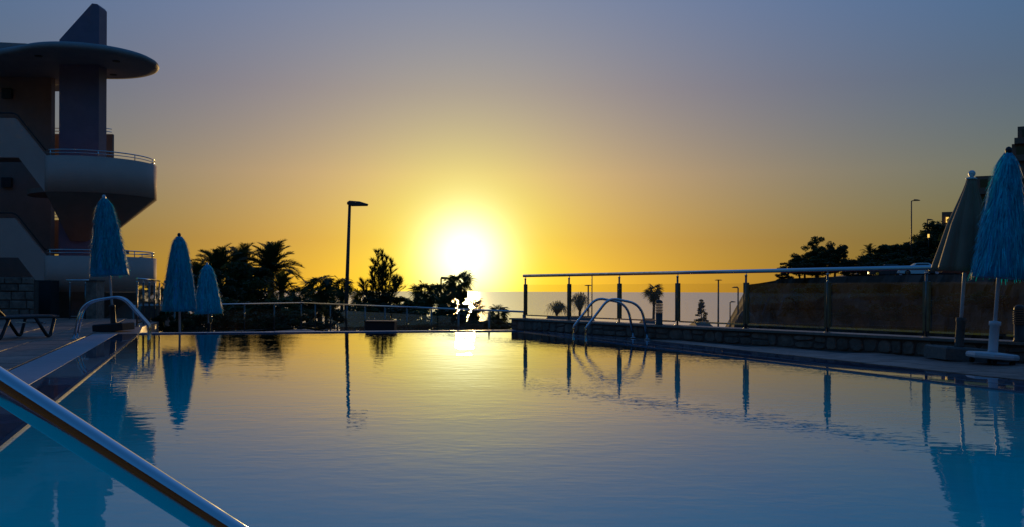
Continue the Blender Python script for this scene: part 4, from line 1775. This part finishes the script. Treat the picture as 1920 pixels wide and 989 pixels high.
# rounded boulder at the cliff foot
c = at(1397, 600, 88)
t = MB()
t.lathe([(1.0, -1.2), (.95, .0), (.75, .7), (.35, 1.1), (.05, 1.2)], 14, lambda w, k: 1 + .12 * math.sin(3 * w + 4 * k) + .06 * math.sin(7 * w))
tag(t.build('boulder', M['rock'], None), 'rounded boulder at the left foot of the cliff', 'boulder').location = (c.x, 88, c.z - .3)

# shrubs along the cliff crest and hill
GH = 'trees and shrubs on the hill'
HILL = [(1478, 503, 4, 1.5, 1.0, 'low bush at the left cliff edge beside the big tree'),
        (1470, 519, 2, 1.1, .8, 'hanging bush on the cliff edge below the rail'),
        (1509, 487, 10, 2.0, 1.7, 'left lobe of the big dark tree group on the cliff'),
        (1535, 468, 11, 1.9, 1.9, 'highest tree of the big dark group on the cliff'),
        (1565, 480, 10, 2.0, 1.9, 'right tree of the big dark group on the cliff'),
        (1530, 502, 6, 3.0, 1.2, 'wide undergrowth below the big dark trees'),
        (1548, 492, 9, 2.2, 1.5, 'middle tree filling the big dark group on the cliff'),
        (1497, 500, 8, 1.9, 1.3, 'leftmost low tree of the big dark group on the cliff'),
        (1588, 500, 8, 1.6, 1.2, 'bush right behind the big dark trees'),
        (1612, 497, 18, 1.9, 1.3, 'bush left of the small hill palm'),
        (1645, 492, 22, 2.4, 1.6, 'bush under the small hill palm'),
        (1668, 483, 26, 2.3, 1.6, 'bush right of the small hill palm'),
        (1692, 480, 28, 2.4, 1.6, 'bush left of the tall hill lamp'),
        (1718, 475, 30, 2.4, 1.8, 'bush at the foot of the tall hill lamp'),
        (1742, 466, 34, 2.6, 2.0, 'bush at the foot of the short hill lamp'),
        (1766, 450, 38, 2.4, 2.2, 'bush left behind the beige umbrella'),
        (1790, 440, 40, 2.8, 2.4, 'bush right behind the beige umbrella'),
        (1630, 508, 16, 2.4, 1.2, 'low hedge bush behind the dark parked car'),
        (1690, 502, 17, 2.6, 1.2, 'low hedge bush behind the white parked car'),
        (1755, 495, 18, 2.8, 1.6, 'low hedge bush behind the silver car'),
        (1830, 470, 24, 3.2, 2.6, 'shrub hidden mostly by the blue umbrella'),
        (1905, 440, 26, 3.2, 3.0, 'shrub at the right frame edge behind the blue umbrella')]
for i, (px, py, off, rx, rz_, lab) in enumerate(HILL):
    hp = hill_point(px, off)
    big = rx >= 1.9 and off <= 11
    if off >= 16:
        rx, rz_ = rx * 1.3, rz_ * 1.2
    tree(lab, px, py, hp.y, rx, rz_, GH, CROWNS if i % 3 else CROWNS_MID, 'tree' if big else 'shrub', 'broadleaf_tree' if big else 'shrub', gz=hp.z - .4, limbs=7 if big else 4)
CS = [(1436, 548, 'scrub bush high on the left end of the cliff face'), (1490, 572, 'scrub bush on the cliff face left of the fifth post'),
      (1528, 545, 'scrub bush just under the cliff rim below the big trees'), (1590, 590, 'scrub bush low on the cliff right of the sixth post'),
      (1632, 552, 'scrub bush on the cliff below the dark parked car'), (1676, 585, 'scrub bush on the cliff below the white parked car'),
      (1712, 548, 'scrub bush under the cliff rim left of the seventh post'), (1768, 575, 'scrub bush on the cliff left of the beige umbrella pole'),
      (1838, 560, 'scrub bush on the cliff between the two umbrella poles')]
for i, (px, py, lab) in enumerate(CS):
    d_ = hill_point(px, 0).y - 2.5 - (py - 540) * .05
    z_ = at(px, py, d_).z
    tree(lab, px, py, d_, 1.5 + .5 * (i % 3), .9 + .3 * (i % 2), GH, CROWNS if i % 2 else CROWNS_MID, 'shrub', 'shrub', gz=z_ - .9, limbs=4)
hp = hill_point(1630, 24)
palm('small feather palm on the hill skyline', 1630, 474, hp.y, 'feather', 1.3, 20, .12, 'palms on the hill', gz=hp.z)
hp = hill_point(1718, 40)
palm('round fan palm on the hill between the two lamps', 1718, 447, hp.y, 'fan', 1.0, 22, .12, 'palms on the hill', gz=hp.z)
hp = hill_point(1752, 42)
palm('tiny fan palm on the hill beside the short lamp', 1752, 446, hp.y, 'fan', .9, 19, .12, 'palms on the hill', gz=hp.z)

# hill lamps
for px, py, off, arm, lab in ((1709, 377, 24, .35, 'tall street lamp on the hill skyline'), (1739, 413, 36, .0, 'shorter lamp post on the hill behind the tall one')):
    hp = hill_point(px, off)
    p = at(px, py, hp.y)
    street_lamp(lab, (p.x, hp.y, hp.z), p.z - hp.z, 0, (.75, .3), (.10, .07), arm, 0, 'street lamps on the hill')
hp = hill_point(1741, 30)
p = at(1741, 443, hp.y)
t = thing('garden_lantern', 'small lit yellow lantern on the hill below the short lamp', 'lantern', (p.x, hp.y, hp.z))
MB().tube([(0, 0, 0), (0, 0, p.z - hp.z - .19)], .05, 8).build('post', M['lamp_paint'], t)
MB().bevel_box(-.09, .09, -.09, .09, p.z - hp.z - .2, p.z - hp.z + .25, .03).build('lantern_glass', M['warm'], t)
MB().bevel_box(-.12, .12, -.12, .12, p.z - hp.z + .252, p.z - hp.z + .30, .02).build('lantern_cap', M['lamp_paint'], t)


# ------------------------------------------------------------------ cars on the hill road
def car(label, px, off, paint, length=4.25, rz=0.0, hatch=False):
    hp = hill_point(px, off)
    t = thing('parked_car', label, 'car', (hp.x, hp.y, hp.z + .05), rz, 'cars parked along the cliff road')
    hw = .86
    L2 = length / 2

    def loft(prof_lo, prof_hi, material, name, w0, w1, inset=.06):
        # side outline at y=+-w, top narrower
        n_ = len(prof_lo)
        vs_ = []
        for s in (-1, 1):
            vs_ += [(x, s * (w0 if z < .9 else w1), z) for x, z in prof_lo]
        fs = [tuple(range(n_)), tuple(range(2 * n_ - 1, n_ - 1, -1))]
        fs += [(i, i + n_, (i + 1) % n_ + n_, (i + 1) % n_) for i in range(n_)]
        return MB().add(vs_, fs).build(name, material, t)
    body = [(-L2, .32), (-L2 + .03, .62), (-L2 + .25, .80), (-L2 + 1.05, .92 - .03), (L2 - .75, .93 - .04), (L2 - .06, .84), (L2, .6), (L2 - .02, .32), (L2 - .45, .24), (-L2 + .45, .24)]
    loft(body, None, paint, 'body', hw, hw)
    cab = [(-L2 + .98, .885), (-L2 + 1.72, 1.40), (-L2 + 2.2, 1.45), (L2 - 1.15, 1.42), (L2 - .42, .885)]
    n_ = len(cab)
    vs_ = []
    for s in (-1, 1):
        vs_ += [(x, s * (hw - .03 if z < .9 else hw - .22), z) for x, z in cab]
    MB().add(vs_, [tuple(range(n_)), tuple(range(2 * n_ - 1, n_ - 1, -1))] + [(i, i + n_, (i + 1) % n_ + n_, (i + 1) % n_) for i in range(n_)]).build('cabin', paint, t)
    win = [(-L2 + 1.30, .93), (-L2 + 1.80, 1.34), (L2 - 1.22, 1.35), (L2 - .78, .93)]
    for s in (-1, 1):
        vs_ = [(x, s * (lerp(hw - .03, hw - .22, (z - .885) / .53) + .006), z) for x, z in win]
        MB().add(vs_, [(0, 1, 2, 3) if s > 0 else (3, 2, 1, 0)]).build('side_window', M['car_glass'], t)
    MB().add([(-L2 + 1.02, -.74, .93), (-L2 + 1.02, .74, .93), (-L2 + 1.66, .60, 1.375), (-L2 + 1.66, -.60, 1.375)], [(0, 1, 2, 3)]).build('windscreen', M['car_glass'], t)
    for x in (-L2 + .82, L2 - .80):
        for s in (-1, 1):
            w = MB().tube([(x, s * (hw - .17), .31), (x, s * (hw + .012), .31)], .31, 20).build('wheel', M['rubber'], t)
            MB().tube([(x, s * (hw + .0), .31), (x, s * (hw + .022), .31)], .19, 14).build('rim', M['steel'], w)
    for s in (-1, 1):
        MB().bevel_box(-L2 - .01, -L2 + .16, s * .62 - .14, s * .62 + .14, .60, .72, .03).build('headlight', M['white_plastic'], t)
    return t


car('white car parked on the cliff road above the balustrade rail', 1722, 8.5, M['car_white'], 4.2, R(-12))
car('dark car parked left of the white car on the cliff road', 1664, 9.5, M['car_dark'], 4.2, R(-12))
car('second dark car parked right of the white car behind the beige umbrella', 1778, 7.5, M['car_dark'], 4.2, R(-12))
car('pale car half hidden between the two right umbrellas', 1826, 7.0, M['car_white'], 4.2, R(-12))


# ------------------------------------------------------------------ hill buildings on the right
def block_building(label, px0, px1, py_top, d, depth, floors, material, group=None, setbacks=()):
    a, b = at(px0, py_top, d), at(px1, py_top, d)
    t = thing('apartment_block', label, 'building', (a.x, d, 0), -math.atan2(a.x, d), group)
    w = (b.x - a.x) * 1.1
    H = a.z
    hh = 3.0
    for k in range(floors):
        z1 = H - k * hh
        sx = -setbacks[k] if k < len(setbacks) else (-setbacks[-1] if setbacks else 0)
        MB().box(sx, w, 0, depth, z1 - hh + .004, z1).build('storey', material, t)
        sl = MB().box(sx - .5, w, -.9, -.004, z1 - hh - .10, z1 - hh + .12).build('balcony', material, t)
        MB().box(sx - .5, w, -.9, -.82, z1 - hh + .122, z1 - hh + .95).build('parapet', material, sl)
        x = sx + .7
        while x < w - 1.6:
            f_ = MB().box(x, x + 1.5, -.05, .0, z1 - hh + .13, z1 - .55).build('window', M['window_dark'], t)
            x += 2.6
    return t


block_building('tall stepped terracotta apartment block at the upper right edge', 1908, 2040, 238, 165, 14, 9, M['brick'], None, (0, .9, 1.7, 1.7, 2.2, 2.2, 2.2, 2.2, 2.2))
block_building('lower terracotta block between the beige and blue umbrellas', 1829, 1925, 331, 158, 12, 6, M['brick'], None, (0, .6, .6, .6, .6, .6))
t = block_building('small villa on the hill left of the beige umbrella top', 1766, 1835, 398, 140, 8, 3, M['brick'], None, (0,))
a = at(1775, 412, 139.7)
MB().box(.55, .95, -.16, -.055, a.z - .45, a.z + .35).build('lit_window', M['warm'], t, label='lit yellow window')
